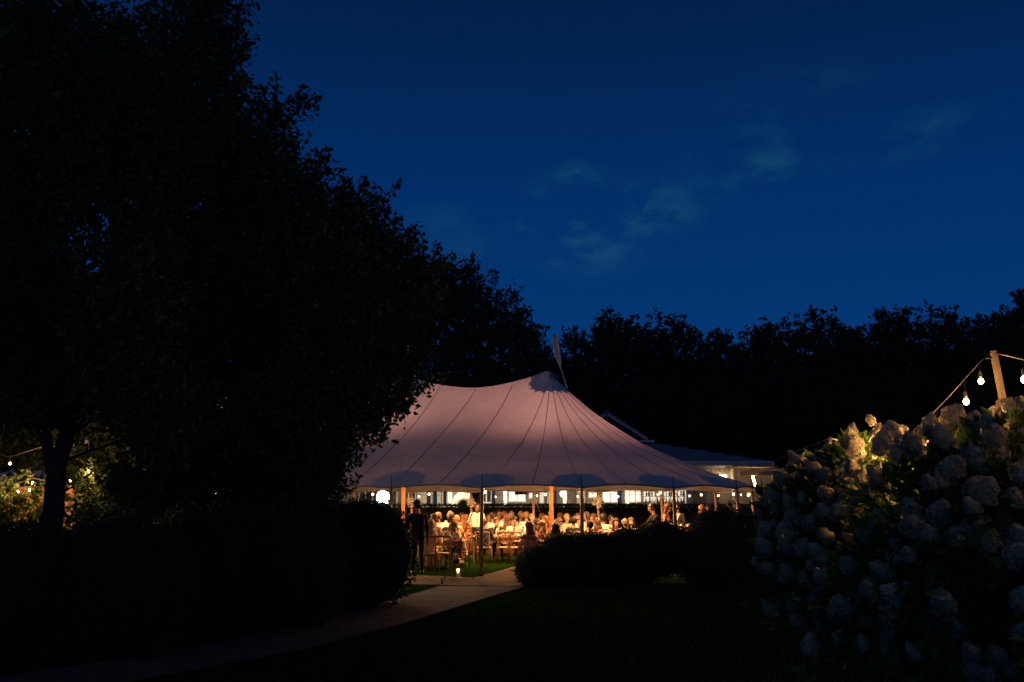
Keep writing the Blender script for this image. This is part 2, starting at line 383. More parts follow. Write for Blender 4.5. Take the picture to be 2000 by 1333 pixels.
# reinforced patches at the pole heads, and the caps at the peaks
for j in range(28):
    i0 = 2*j; n = 14; m_ = 9; mb = MB(); V = []; F = []
    for a in range(n+1):
        u = -1 + 2*a/n; ext = math.sqrt(max(0, 1-u*u))
        for b in range(m_):
            tt = 1.0 - (0.155*ext + 0.002)*b/(m_-1); V.append(surf(i0 + u*0.62, tt, 0.010))
    for a in range(n):
        for b in range(m_-1): F.append((a*m_+b, (a+1)*m_+b, (a+1)*m_+b+1, a*m_+b+1))
    mb.add(V, F); mb.build('pole_patch', M_patch, tent, True, True)
for k in range(4):
    c = C0 + AX*SP*k; mb = MB(); V = []; F = []; n = 48; prof = [0.06, 0.12, 0.22, 0.36, 0.52, 0.70]
    def topz(dx):   # canopy height at an offset from the peak
        s = SP*k + dx.dot(AX); q = abs(dx.dot(CN)); sc_ = min(max(s, 0), 3*SP); r = math.sqrt(q*q + (s-sc_)**2)
        h, g = profile(sc_, r/RT); return h - (h-ZE)*g
    for a in range(n):
        an = 2*math.pi*a/n; d = Vector((math.cos(an), math.sin(an), 0)); sc = 1.0 - 0.16*abs(math.sin(an*8))
        for r in prof:
            rr = r*sc; V.append((c.x+d.x*rr, c.y+d.y*rr, topz(d*rr)+0.014))
    m_ = len(prof)
    for a in range(n):
        for b in range(m_-1): F.append((a*m_+b, ((a+1) % n)*m_+b, ((a+1) % n)*m_+b+1, a*m_+b+1))
    mb.add(V, F); mb.build('peak_cap', M_patch, tent, True, True)
    mb = MB(); mb.tube([(c.x, c.y, 0), (c.x, c.y, 2.4), (c.x, c.y, ZP-0.05)], [0.058, 0.062, 0.045], 12); mb.build('center_pole', M_polewood, tent, True, True)
    top = Vector((c.x+0.10, c.y, ZP+1.10))
    mb = MB(); mb.lathe((c.x, c.y, ZP-0.07), [(0.10, 0), (0.085, 0.07), (0.03, 0.16), (0.018, 0.2)], 12); mb.tube([(c.x, c.y, ZP), top], [0.016, 0.010], 6); mb.build('flag_staff', M_metal, tent, True, True)
    # limp pennant hanging from the staff, a long folded tongue of cloth
    V = []; F = []; nn = 20
    for a in range(nn+1):
        t = a/nn; wd = 0.135*math.sin(math.pi*min(1, t*1.5+0.06))**0.8*(1-t)**0.35 + 0.015
        cx = top.x + 0.03 + 0.36*t**1.5; cz = top.z - 1.72*t; cy = top.y - 0.03*math.sin(t*7)
        for b in range(5):
            q = b/4-0.5; V.append((cx+q*wd*1.5, cy+0.05*math.sin(q*9+t*3)*(1-t)-0.25*t, cz+q*0.05))
    for a in range(nn):
        for b in range(4): F.append((a*5+b, a*5+b+1, (a+1)*5+b+1, (a+1)*5+b))
    if k == 0 or k == 1 or k == 2 or k == 3:
        mb = MB(); mb.add(V, F); o = mb.build('pennant', M_patch, tent, True, True)
        sd = o.modifiers.new('cloth', 'SOLIDIFY'); sd.thickness = 0.004
# outer poles, guy straps, stakes
for j in range(28):
    s, d = station(2*j); top = surf(2*j, 1.0); base = C0 + AX*s + d*(RT+0.05); base.z = 0.0
    near = d.y < 0.2
    mb = MB(); mb.tube([base, base+Vector((0, 0, 1.1)), top+Vector((0, 0, 0.0))], [0.043, 0.045, 0.038], 10)
    pole = mb.build('side_pole', M_polewood, tent, True, True)
    mb = MB(); mb.lathe(base, [(0.11, 0.0), (0.11, 0.012), (0.055, 0.02), (0.052, 0.06)], 12); mb.build('foot_plate', M_metal, pole, False).location = -C0
    mb = MB(); mb.tube([top, top+Vector((0, 0, 0.30))], [0.012, 0.009], 6); mb.build('spike', M_metal, pole, True).location = -C0
    stake = C0 + AX*s + d*(RT+2.55); stake.z = 0.0
    if j == 1: stake.y -= 0.0
    mb = MB(); a = top+Vector((0, 0, -0.05)); k = lerp(a, stake, 0.42)
    mb.tube([a, k], 0.011, 6); mb.tube([k, lerp(a, stake, 0.62)], 0.016, 6); mb.tube([lerp(a, stake, 0.62), stake], 0.013, 6)
    g = mb.build('guy_strap', M_strap if near else M_rope, tent, True, True)
    mb = MB(); mb.tube([stake+Vector((-0.05*d.x, -0.05*d.y, -0.05)), stake+d*0.04+Vector((0, 0, 0.18))], [0.012, 0.014], 6); mb.build('stake', M_metal, g, True).location = -C0
# festoon lights running round the eave
fest = thing('eave_string_lights', 'string of warm round bulbs running along the tent eave', 'string lights', tuple(C0+Vector((0, 0, 2.1))))
pts = []; bulbm = MB().ell((0, 0, -0.045), (0.024, 0.024, 0.03), 10, 8).mesh('bulb', True); bulbm.materials.append(M_bulb)
sockm = MB().lathe((0, 0, -0.02), [(0.011, -0.004), (0.013, 0.0), (0.013, 0.03), (0.006, 0.045)], 8).mesh('socket'); sockm.materials.append(M_metal)
n_b = 44
for q in range(n_b*4):
    i = 56.0*q/(n_b*4); p = surf(i, 0.965); p.z = ZE - 0.03 - 0.06*math.sin(math.pi*((i/2) % 1.0)) - 0.02*math.sin(math.pi*(q/4 % 1.0)); pts.append(p)
mb = MB(); mb.tube(pts + [pts[0]], 0.006, 5, False); mb.build('cable', M_metal, fest, True, True)
for q in range(0, n_b*4, 4):
    p = pts[q] - fest.location + Vector((0, 0, -0.02 - random.uniform(0, 0.02)))
    b = link('bulb', bulbm, None, fest, p); link('socket', sockm, None, b, (0, 0, 0))
# pendant lamps hung from the ridge and half way down the roof: they light the tent
pend_sh = MB().lathe((0, 0, 0), [(0.03, 0.26), (0.05, 0.25), (0.16, 0.10), (0.22, 0.0), (0.215, -0.004), (0.15, 0.095), (0.04, 0.24)], 20).mesh('lamp_shade', True); pend_sh.materials.append(mat('woven_shade', (0.75, 0.62, 0.50), 0.8, trans=0.5))
pend_b = MB().ell((0, 0, 0.04), (0.06, 0.06, 0.07), 12, 8).mesh('lamp_bulb', True); pend_b.materials.append(M_bulb)
PL = []
for k in range(4):
    for a, q in ((0.0, 2.3), (0.0, -2.3), (2.4, 0.0)):
        if k == 3 and a > 0: continue
        PL.append(C0 + AX*(SP*k+a) + CN*q)
PL += [C0 - AX*2.0 + CN*1.0, C0 - AX*2.0 - CN*1.2]
for p in PL:
    zt = 4.9 if abs((p-C0).dot(CN)) < 0.2 else 3.9
    t = thing('pendant_lamp', 'woven pendant lamp hanging under the tent roof', 'lamp', (p.x, p.y, 2.85), 0, 'pendant lamps under the tent roof')
    link('lamp_shade', pend_sh, None, t); link('lamp_bulb', pend_b, None, t, (0, 0, .11), None, (.6, .6, .6))
    MB().tube([(0, 0, 0.25), (0, 0, zt-3.0)], 0.006, 5).build('cord', M_metal, t)
    point((0, 0, 0.06), 680, WARM, 0.07, t)

# up-wash lamps clamped to the middle poles
for k in range(4):
    p = C0 + AX*SP*k; t = thing('pole_uplight', 'ring of small lamps on a middle pole washing the roof', 'lamp', (p.x, p.y, 2.35), 0, 'up-lights on the middle poles')
    MB().lathe((0, 0, 0), [(.07, -.05), (.12, -.03), (.13, .02), (.11, .02), (.07, -.02)], 16).build('lamp_ring', M_metal, t, True)
    for q in range(4):
        l = bpy.data.lights.new('up_light', 'SPOT'); l.energy = 150; l.color = (1, .48, .28); l.spot_size = R(165); l.spot_blend = .6; l.shadow_soft_size = .06
        o = bpy.data.objects.new('up_light', l); COL.objects.link(o); o.parent = t; a = q*math.pi/2+.6; o.location = (.16*math.cos(a), .16*math.sin(a), .05); o.rotation_euler = (math.pi, 0, 0)

# ================================================================== TREES
def tree(name, label, base, trunk, blobs, nleaf, lsize, seed, m_leaf, group=None, limb_r=0.09, twig=0.55, droop=0.25, cat='tree', fill=0.55):
    """trunk: list of (point, radius); blobs: list of (centre, (rx,ry,rz)) in world space"""
    rg = np.random.default_rng(seed); b = Vector(base)
    root = thing(name, label, cat, tuple(b), 0, group)
    mb = MB(); mb.tube([Vector(p)-b for p, r in trunk], [r for p, r in trunk], 10)
    tops = [Vector(p) for p, r in trunk]
    for c, r in blobs:
        c = Vector(c); cand = [q for q in tops if q.z < c.z-0.15*r[2]] or [tops[len(tops)//2]]
        st = min(cand, key=lambda q: (q-c).length); rr = max(0.02, limb_r*min(1.0, r[0]/1.2))
        mid = lerp(st, c, 0.5) + Vector((rg.normal(0, .12), rg.normal(0, .12), 0.12*(c-st).length))
        mb.tube([st-b, mid-b, c-b], [rr, rr*0.7, rr*0.3], 6)
        for q in range(5):
            d = Vector(sphere_pts(1, rg)[0]); e = c + Vector((d.x*r[0], d.y*r[1], d.z*r[2]))*0.85
            mb.tube([lerp(mid, c, 0.3+0.14*q)-b, lerp(c, e, 0.5)+Vector((0, 0, 0.1))-b, e-b], [rr*0.4, rr*0.25, 0.006], 5)
    mb.build('trunk', M_bark, root, True)
    vol = np.array([r[0]*r[1]*r[2] for c, r in blobs])**0.67; share = vol/vol.sum()
    P = []; D = []
    for (c, r), sh in zip(blobs, share):
        n = int(nleaf*sh); per = 24; nt = max(4, n//per); d = sphere_pts(nt, rg)
        rad = np.where(rg.random(nt) < fill, rg.uniform(0.82, 1.06, nt), rg.uniform(0.25, 0.85, nt))
        o = np.asarray(c) + d*np.asarray(r)*rad[:, None]
        td = unit(d*np.array([1, 1, 0.6]) + rg.normal(0, .30, (nt, 3)) + np.array([0, 0, 0.8]))
        L = twig*rg.uniform(0.5, 1.35, nt)
        k = rg.uniform(-0.35, 1.0, (nt, per)); lat = rg.normal(size=(nt, per, 3))*(0.17*twig*(1.10-np.clip(k, 0, 1))[:, :, None])
        p = o[:, None, :] + td[:, None, :]*(L[:, None]*k)[:, :, None] + lat
        P.append(p.reshape(-1, 3)); D.append((lat + td[:, None, :]*0.10*twig).reshape(-1, 3))
    P = np.concatenate(P); D = np.concatenate(D); sz = lsize*rg.uniform(0.6, 1.3, len(P))
    me = leaves('crown', P-np.asarray(b), sz, D, 0.66, rg, droop); tag(link('crown', me, m_leaf, root), kind='stuff')
    return root
def bl(lst, Y, dz=0.35):
    out = []
    rg = random.Random(len(lst))
    for px, py, rp in lst:
        yy = Y + rg.uniform(-1, 1)*dz*3; p = at(px, py, yy); r = rp*yy/FPX; out.append((tuple(p), (r, r*1.15, r)))
    return out
# big maple left of the tent
Y = 15.5
tb = at(470, 1100, Y); tb.z = 0
tree('maple_tree', 'tall dense maple in front of the tent, its lit edge towards the roof', tb,
     [(tb, 0.24), (tb+Vector((0.05, 0, 1.8)), 0.19), (tb+Vector((-0.1, 0.1, 3.6)), 0.16), (tb+Vector((-0.25, 0, 5.6)), 0.12), (tb+Vector((-0.4, 0, 7.8)), 0.06)],
     bl([(385, 20, 85), (415, 110, 60), (340, 170, 120), (410, 245, 95), (525, 225, 35), (590, 205, 16), (485, 320, 80), (560, 350, 60), (628, 325, 16), (400, 400, 150), (545, 440, 105),
         (640, 425, 62), (695, 400, 28), (738, 392, 14), (715, 475, 55), (775, 475, 28), (620, 540, 130), (740, 560, 95), (800, 540, 42), (805, 610, 42), (665, 660, 120), (768, 680, 55), (790, 745, 38),
         (690, 770, 80), (778, 785, 32), (705, 845, 40), (615, 800, 90), (630, 880, 48), (470, 560, 150), (520, 700, 120), (350, 560, 130), (330, 690, 100), (600, 920, 70), (560, 850, 70), (610, 960, 40), (300, 830, 70), (390, 850, 85), (480, 830, 80), (520, 920, 80), (430, 940, 80), (340, 930, 75), (270, 960, 50), (560, 980, 70), (610, 1000, 40)], Y),
     150000, 0.09, 11, M_leaf_near, limb_r=0.07, twig=0.40, fill=.42)
# forked tree at the far left
Y = 13.0
t0 = at(100, 1020, Y); t0.z = 0; fk = at(112, 905, Y); la = at(92, 868, Y); ra = at(128, 860, Y)
tb = t0
frk = tree('forked_tree', 'forked tree with bare twin trunk before the lit garden', tb,
     [(tb, 0.17), (lerp(tb, fk, 0.55), 0.135), (fk, 0.12), (ra, 0.095), (at(150, 760, Y), 0.085), (at(140, 600, Y), 0.07), (at(110, 400, Y), 0.05)],
     bl([(40, 40, 120), (110, 120, 100), (230, 90, 55), (215, 170, 75), (40, 240, 140), (180, 290, 120), (280, 340, 100), (60, 420, 130), (260, 480, 70), (40, 580, 120), (230, 610, 100), (140, 690, 90), (40, 720, 90), (220, 740, 90), (300, 780, 75), (340, 850, 55), (110, 780, 60), (20, 800, 50), (-60, 150, 130), (-70, 450, 150), (-70, 700, 120)], Y),
     95000, 0.092, 12, M_leaf_near, limb_r=0.06, twig=0.44, fill=.45)
MB().tube([lerp(tb, fk, 0.9)-tb, la-tb, at(75, 800, Y)-tb, at(60, 700, Y)-tb], [0.10, 0.075, 0.06, 0.03], 8).build('limb', M_bark, frk, True)
MB().tube([lerp(tb, fk, 0.45)-tb, at(118, 962, Y)-tb, at(145, 950, Y)-tb], [0.04, 0.025, 0.012], 6).build('limb', M_bark, frk, True)
Y = 7.5; tb = Vector((-6.6, 7.0, 0))  # tree added beyond the frame edge so its crown shades the path
tree('shade_tree', 'leafy tree added out of view to shade the near path', tb, [(tb, .2), (tb+Vector((0, 0, 2.2)), .16), (tb+Vector((.2, .1, 4.2)), .12), (tb+Vector((.3, 0, 6)), .06)],
     [((-6.6, 7.0, 6.4), (1.8, 1.8, 1.5)), ((-5.2, 6.6, 6.9), (1.6, 1.7, 1.2)), ((-5.6, 8.2, 7.4), (1.5, 1.6, 1.2)), ((-3.6, 5.2, 7.0), (1.6, 1.6, 1.0)), ((-7.8, 8.4, 5.2), (1.6, 1.6, 1.4)), ((-7.4, 5.8, 5.0), (1.6, 1.6, 1.4)), ((-4.4, 3.6, 6.6), (1.6, 1.6, 1.0))], 16000, .12, 14, M_leaf_near, limb_r=.08, twig=.45)
# broad tree behind the tent
Y = 44
tb = at(930, 1000, Y); tb.z = 0
tree('broad_tree', 'broad rounded tree standing right behind the tent ridge', tb, [(tb, 0.32), (tb+Vector((0, 0, 3)), 0.26), (tb+Vector((0.1, 0, 6)), 0.2), (tb+Vector((0, 0, 9)), 0.1)],
     bl([(860, 560, 60), (905, 580, 62), (955, 610, 60), (1000, 650, 55), (1032, 655, 30), (1035, 700, 35), (880, 660, 85), (960, 700, 85), (1010, 730, 60), (820, 620, 90), (850, 740, 90), (930, 780, 90), (800, 760, 90), (1000, 790, 70)], Y, 0.8),
     42000, 0.17, 13, M_leaf_far, limb_r=0.16, twig=.6, droop=0.1)
# wood behind the restaurant: separate trees
far_lbl = ['dark broadleaf tree in the tree line behind the restaurant', 'rounded tree with two crowns in the dark tree line', 'narrow tree with a ragged top in the dark tree line']
proto = []
for k, bs in enumerate(([(0, 0, 9.6, 2.0), (-1.1, .3, 8.0, 2.0), (1.3, 0, 7.6, 2.0), (.2, -.6, 5.6, 2.6), (-.9, .4, 3.2, 2.2), (1.2, .2, 3.4, 2.2), (0.3, 0, 11.0, 1.1)],
                        [(-1.2, 0, 10.2, 1.6), (1.3, 0, 9.4, 1.7), (0, .5, 7.6, 2.5), (-1.6, 0, 6.0, 2.0), (1.6, -.4, 5.4, 2.3), (0, 0, 3.2, 2.6), (-1.0, 0, 11.5, .8), (1.7, 0, 10.8, .8)],
                        [(0, 0, 10.6, 1.3), (.5, .2, 8.8, 1.7), (-.8, 0, 7.2, 1.8), (.6, 0, 5.2, 2.2), (-.5, 0, 3.2, 2.3), (0.1, 0, 12.0, .7), (-.7, 0, 9.6, .9)])):
    t = tree('woodland_tree', far_lbl[k], (0, 0, 0), [((0, 0, 0), .28), ((.1, 0, 3), .22), ((0, .1, 7), .15), ((0, 0, 10.5), .05)], [((x, y, z), (r*.88, r*.88, r*.78)) for x, y, z, r in bs], 17000, 0.22, 40+k, M_leaf_far, 'trees of the dark wood behind', limb_r=0.12, twig=.62, droop=0.1, fill=.8)
    proto.append(t)
spots = [(1075, 690, 66), (1120, 645, 60), (1190, 612, 64), (1235, 630, 60), (1295, 617, 63), (1350, 642, 60), (1405, 648, 66), (1452, 634, 62), (1525, 626, 62), (1595, 610, 66), (1650, 640, 60), (1690, 630, 65), (1742, 594, 62), (1825, 602, 63), (1880, 632, 60), (1915, 620, 66), (1962, 600, 58), (2015, 566, 52), (2080, 600, 56)]
spots += [(1150, 730, 56), (1260, 740, 55), (1330, 735, 57), (1400, 730, 54), (1480, 740, 56), (1560, 735, 54), (1640, 735, 55), (1720, 730, 53), (1800, 725, 54), (1880, 730, 52), (1960, 720, 50), (2050, 700, 46)]
spots += [(700, 640, 60), (560, 620, 58), (420, 640, 62), (280, 600, 60), (140, 620, 58), (0, 600, 62)]
for k, (px, py, Y) in enumerate(spots):
    v = [0, 1, 2][(k*2+k//3) % 3]; tp = at(px, py, Y); H = [12.1, 12.4, 12.8][v]
    o = proto[v] if not proto[v].get('used') else copy_tree(proto[v]); o['used'] = 1
    s = tp.z/H; o.location = (tp.x, Y, 0); ws = s*random.uniform(0.95, 1.2); o.scale = (ws, ws, s); o.rotation_euler = (0, 0, random.uniform(0, 6.28))
for o in bpy.data.objects:
    if 'used' in o.keys(): del o['used']

# ================================================================== SHRUBS
def shrub(name, label, lobes, nleaf, lsize, m_leaf, seed, group=None, cat='bush'):
    """lobes: (centre xyz, radii). Twiggy mass inside, leaf sprays over the surface"""
    rg = np.random.default_rng(seed); b = Vector((np.mean([l[0][0] for l in lobes]), np.mean([l[0][1] for l in lobes]), 0))
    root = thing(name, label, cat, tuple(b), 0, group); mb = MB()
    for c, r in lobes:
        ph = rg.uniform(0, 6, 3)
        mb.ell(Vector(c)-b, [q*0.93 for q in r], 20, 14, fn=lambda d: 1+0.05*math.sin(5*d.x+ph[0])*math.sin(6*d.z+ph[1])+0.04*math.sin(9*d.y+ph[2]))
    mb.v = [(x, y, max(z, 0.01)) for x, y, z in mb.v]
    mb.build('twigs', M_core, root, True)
    P = []; D = []; tot = sum(r[0]*r[2] for c, r in lobes)
    for c, r in lobes:
        n = int(nleaf*r[0]*r[2]/tot); d = sphere_pts(n, rg); q = np.asarray(c) + d*np.asarray(r)*np.where(rg.random((n, 1)) < .07, rg.uniform(1.03, 1.12, (n, 1)), rg.uniform(0.88, 1.05, (n, 1)))
        P.append(q); D.append(d + np.array([0, 0, .35]))
    P = np.concatenate(P); D = np.concatenate(D); k = P[:, 2] > 0.04; P, D = P[k], D[k]
    tag(link('foliage', leaves('foliage', P-np.asarray(b), lsize*rg.uniform(.6, 1.3, len(P)), D, 0.6, rg), m_leaf, root), kind='stuff')
    return root
def lobe(px, ptop, Y, wpx, depth=0.9, zb=0.0):
    p = at(px, ptop, Y); h = (p.z-zb)/2; return ((p.x, Y, zb+h*0.92), (wpx*Y/FPX/2, depth, h*1.08))
shrub('clipped_bush', 'big round bush beside the path, behind it the floodlight', [lobe(705, 972, 17.6, 215, 1.2), lobe(640, 985, 18.2, 160, 1.1)], 9000, 0.055, M_leaf_box, 21)
shrub('clipped_bush', 'long dark bush mound under the maple tree', [lobe(560, 985, 14.6, 240, .8), lobe(420, 995, 14.2, 240, .8)], 7000, 0.055, M_leaf_box, 22)
shrub('clipped_bush', 'low dark bush mound at the foot of the forked tree', [lobe(240, 1006, 12.0, 280, .8), lobe(90, 1018, 11.8, 220, 0.7), lobe(-40, 1010, 12.0, 200, .8)], 8000, 0.055, M_leaf_box, 23)
shrub('clipped_bush', 'small round bush at the path corner beside a lantern', [lobe(1046, 1072, 21.6, 74, 0.45)], 2200, 0.05, M_leaf_box, 24)
shrub('clipped_bush', 'flat topped low bush before the front right table', [lobe(1105, 1042, 21.8, 125, 0.7), lobe(1160, 1041, 21.8, 110, 0.7)], 6000, 0.05, M_leaf_box, 25)
shrub('clipped_bush', 'dark domed bush before the flower-laden side table', [lobe(1230, 1030, 22.0, 130, 0.8), lobe(1290, 1019, 22.2, 118, 0.8, 0.25)], 6500, 0.05, M_leaf_box, 26)
shrub('clipped_bush', 'tallest dark bush next to the white hydrangea', [lobe(1405, 992, 21.6, 150, 0.9), lobe(1460, 998, 21.0, 140, 0.9), lobe(1370, 1030, 21.8, 90, 0.7)], 9000, 0.055, M_leaf_box, 27)
# shrubs of the lit garden at the far left
for k, (px, py, Y, wd) in enumerate([(180, 925, 19, 130), (270, 935, 20, 120), (60, 950, 19.5, 110), (-30, 905, 20, 120), (360, 960, 21, 140), (470, 950, 22, 130)]):
    p = at(px, py, Y)
    tree('garden_shrub', ['loose leafy shrub behind the forked trunk, lit by bulbs', 'loose shrub with pale leaves right of the forked trunk', 'low shrub before the orange brick wall', 'leafy shrub at the end of the brick wall', 'dark leafy shrub between the maple and the forked tree', 'leafy shrub behind the maple trunk'][k], (p.x, Y, 0),
         [((p.x, Y, 0), .04), ((p.x, Y, .5), .035), ((p.x+.05, Y, 1.0), .03)], [((p.x, Y, p.z*.72), (wd*Y/FPX*.5, .6, p.z*.32)), ((p.x+.25, Y, p.z*.45), (wd*Y/FPX*.5, .6, p.z*.35)), ((p.x-.3, Y+.2, p.z*.5), (wd*Y/FPX*.4, .6, p.z*.35))],
         3200, 0.10, 60+k, mat('leaf_garden', (0.08, 0.12, 0.03), 0.6, island=.4, trans=.4), 'shrubs in the lit garden', limb_r=.02, twig=.3, cat='shrub')
Y = 24.0; tb = at(190, 1000, Y); tb.z = 0
tree('garden_tree', 'small garden tree lit from below by bulbs behind the forked tree', tb, [(tb, .09), (tb+Vector((0, 0, 1.2)), .07), (tb+Vector((.1, 0, 2.4)), .05)],
     bl([(40, 850, 75), (120, 840, 75), (200, 850, 80), (275, 870, 65), (-30, 860, 70), (90, 900, 60), (230, 915, 60), (310, 930, 60), (170, 940, 55)], Y, .3), 14000, .12, 66, MATS['leaf_garden'], limb_r=.035, twig=.4)
# long clipped hedge behind the tent
def hedge():
    rg = np.random.default_rng(31); x0, x1, Yh, H, Wd = XY(600, 40), XY(1500, 40), 40.0, 1.60, 0.9
    root = thing('clipped_hedge', 'long straight clipped green hedge between tent and restaurant', 'hedge', ((x0+x1)/2, Yh, 0)); cx = (x0+x1)/2
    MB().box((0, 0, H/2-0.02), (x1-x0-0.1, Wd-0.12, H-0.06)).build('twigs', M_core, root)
    n = 26000; P = np.stack([rg.uniform(x0, x1, n)-cx, -Wd/2+rg.normal(0, .03, n), rg.uniform(0.4, H, n)], 1)
    n2 = 9000; P2 = np.stack([rg.uniform(x0, x1, n2)-cx, rg.uniform(-Wd/2, Wd/2, n2), H+rg.normal(0, .025, n2)], 1)
    D = np.concatenate([np.tile([0, -1, .5], (n, 1)), np.tile([0, -.2, 1], (n2, 1))])
    tag(link('foliage', leaves('foliage', np.concatenate([P, P2]), rg.uniform(.04, .09, n+n2), D, .6, rg), M_leaf_hedge, root), kind='stuff')
hedge()

# ================================================================== HYDRANGEA
def panicle_mesh(seed):
    rg = np.random.default_rng(seed); n = 1300; z = rg.random(n)**0.9; a = rg.uniform(0, 2*math.pi, n)
    rad = 0.080*np.sin(np.pi*np.clip(z*0.80+0.20, 0, 1))**0.75*(1+.20*np.sin(2*a+seed*1.7)*np.cos(5*z+seed)+.17*np.sin(13*z+3*a+seed)+rg.normal(0, .05, n)); L = 0.20
    d = np.stack([np.cos(a), np.sin(a), (z-.35)*1.1], 1); P = np.stack([rad*np.cos(a), rad*np.sin(a), z*L], 1); d = unit(d + .38*rg.normal(size=(n, 3)))
    u = unit(np.cross(d, rg.normal(size=(n, 3)))); v = np.cross(d, u); s = rg.uniform(.006, .0115, n)[:, None]
    V = []; 
    for (p, q) in ((u, v), (v, -u)):       # two crossed petals pairs
        V.append(np.stack([P + p*s*1.05, P + q*s*.55 + d*s*.3, P - p*s*1.05, P - q*s*.55 + d*s*.3], 1))
    V = np.concatenate(V, 0).reshape(-1, 3); me = np_mesh('bloom', V, np.arange(len(V)).reshape(-1, 4)); me.materials.append(M_petal); return me
PAN = [panicle_mesh(s) for s in range(9)]
pan_core = MB().lathe((0, 0, 0), [(0.025, -0.01), (0.056, .03), (0.061, .07), (.05, .12), (.029, .17), (.005, .188)], 12).mesh('bloom_core', True); pan_core.materials.append(M_petal_core)
pan_stem = MB().tube([(0, 0, 0), (0, 0.0, -.12), (0.01, 0, -.30)], [.005, .005, .006], 5).mesh('bloom_stem'); pan_stem.materials.append(M_stem)
HB = []
def hydrangea(label, base, lobes, explicit, nrand, nleaf, seed, azim):
    rg = np.random.default_rng(seed); b = Vector(base); root = thing('hydrangea_bush', label, 'bush', tuple(b), 0, 'white hydrangeas by the lawn')
    mb = MB()
    for c, r in lobes:
        for q in range(7):
            d = sphere_pts(1, rg)[0]; e = Vector((c[0]+d[0]*r[0]*.8, c[1]+d[1]*r[1]*.8, c[2]+abs(d[2])*r[2]*.8)); s = Vector((b.x+rg.normal(0, .15), b.y+rg.normal(0, .15), 0))
            mb.tube([s-b, lerp(s, e, .5)+Vector((0, 0, .2))-b, e-b], [.016, .011, .006], 5)
    mb.build('stems', M_stem, root, True)
    spotsb = []
    for px, py, Y, s in explicit: spotsb.append((at(px, py, Y), s*.92, None))
    tot = sum(r[0]*r[2] for c, r in lobes)
    for c, r in lobes:
        for q in range(int(nrand*r[0]*r[2]/tot)):
            d = sphere_pts(1, rg)[0]
            if d[1] > .35: d[1] *= -1
            p = Vector((c[0]+d[0]*r[0]*1.06, c[1]+d[1]*r[1]*1.1, c[2]+d[2]*r[2]*1.06))
            if p.z > .35 and all((p-s_[0]).length > .095 for s_ in spotsb): spotsb.append((p, rg.uniform(.5, .88), Vector(d)))
    for k, (p, s, d) in enumerate(spotsb):
        if d is None: d = Vector((rg.normal(0, .35)+azim, rg.normal(-.25, .3), 1.0))
        else: d = Vector((d.x*.9+rg.normal(0, .25), d.y*.9+rg.normal(0, .25), .75+rg.normal(0, .2)))
        qt = d.to_track_quat('Z', 'Y'); st = 0.09*s
        o = link('bloom', PAN[k % 9], None, root, p-b-d.normalized()*st); o.rotation_mode = 'QUATERNION'; o.rotation_quaternion = qt; sx = s*rg.uniform(.75, 1.15); o.scale = (sx, sx, s*rg.uniform(.9, 1.2))
        link('core', pan_core, None, o); link('stem', pan_stem, None, o)
        HB.append(p)
    P = []; D = []
    for c, r in lobes:
        n = int(nleaf*r[0]*r[2]/tot); d = sphere_pts(n, rg); P.append(np.asarray(c)+d*np.asarray(r)*(rg.random((n, 1))**.5)*.93); D.append(d+np.array([0, 0, .1]))
    for p, s, d in spotsb:
        n = 7; P.append(np.asarray(p)+rg.normal(0, .05, (n, 3))*[1, 1, .8]+[0, 0, -.17]); D.append(unit(rg.normal(size=(n, 3)))*[1, 1, .3])
    P = np.concatenate(P); D = np.concatenate(D); k = P[:, 2] > .15; P, D = P[k], D[k]
    tag(link('foliage', leaves('foliage', P-np.asarray(b), rg.uniform(.06, .13, len(P)), D, .55, rg, .15), M_leaf_hyd, root), kind='stuff')
    return root
def hl(px, py, Y, rx, ry, rz): p = at(px, py, Y); return (tuple(p), (rx, ry, rz))
hydrangea('tall white hydrangea at the lamp post, its top blooms lit gold', (at(1900, 1000, 6.4).x, 6.4, 0),
    [hl(1880, 985, 6.4, .50, .5, .50), hl(1985, 930, 6.2, .40, .5, .42), hl(1800, 1060, 6.3, .42, .45, .55), hl(1960, 1110, 6.0, .55, .5, .6)],
    [(1958, 806, 6.6, 1.0), (1902, 832, 6.3, .95), (1858, 818, 6.5, .85), (1797, 855, 6.7, .75), (1743, 848, 6.8, 1.05), (1722, 868, 6.6, .9), (1760, 872, 6.7, .8), (1992, 862, 6.1, 1.0), (1938, 872, 6.1, 1.1), (1880, 892, 6.2, .9), (1825, 900, 6.5, 1.0), (1862, 922, 6.5, .85), (1800, 915, 6.5, .8), (1862, 842, 6.6, .6), (1975, 820, 6.6, .6), (1840, 968, 6.3, .55)],
    135, 3600, 71, .1)
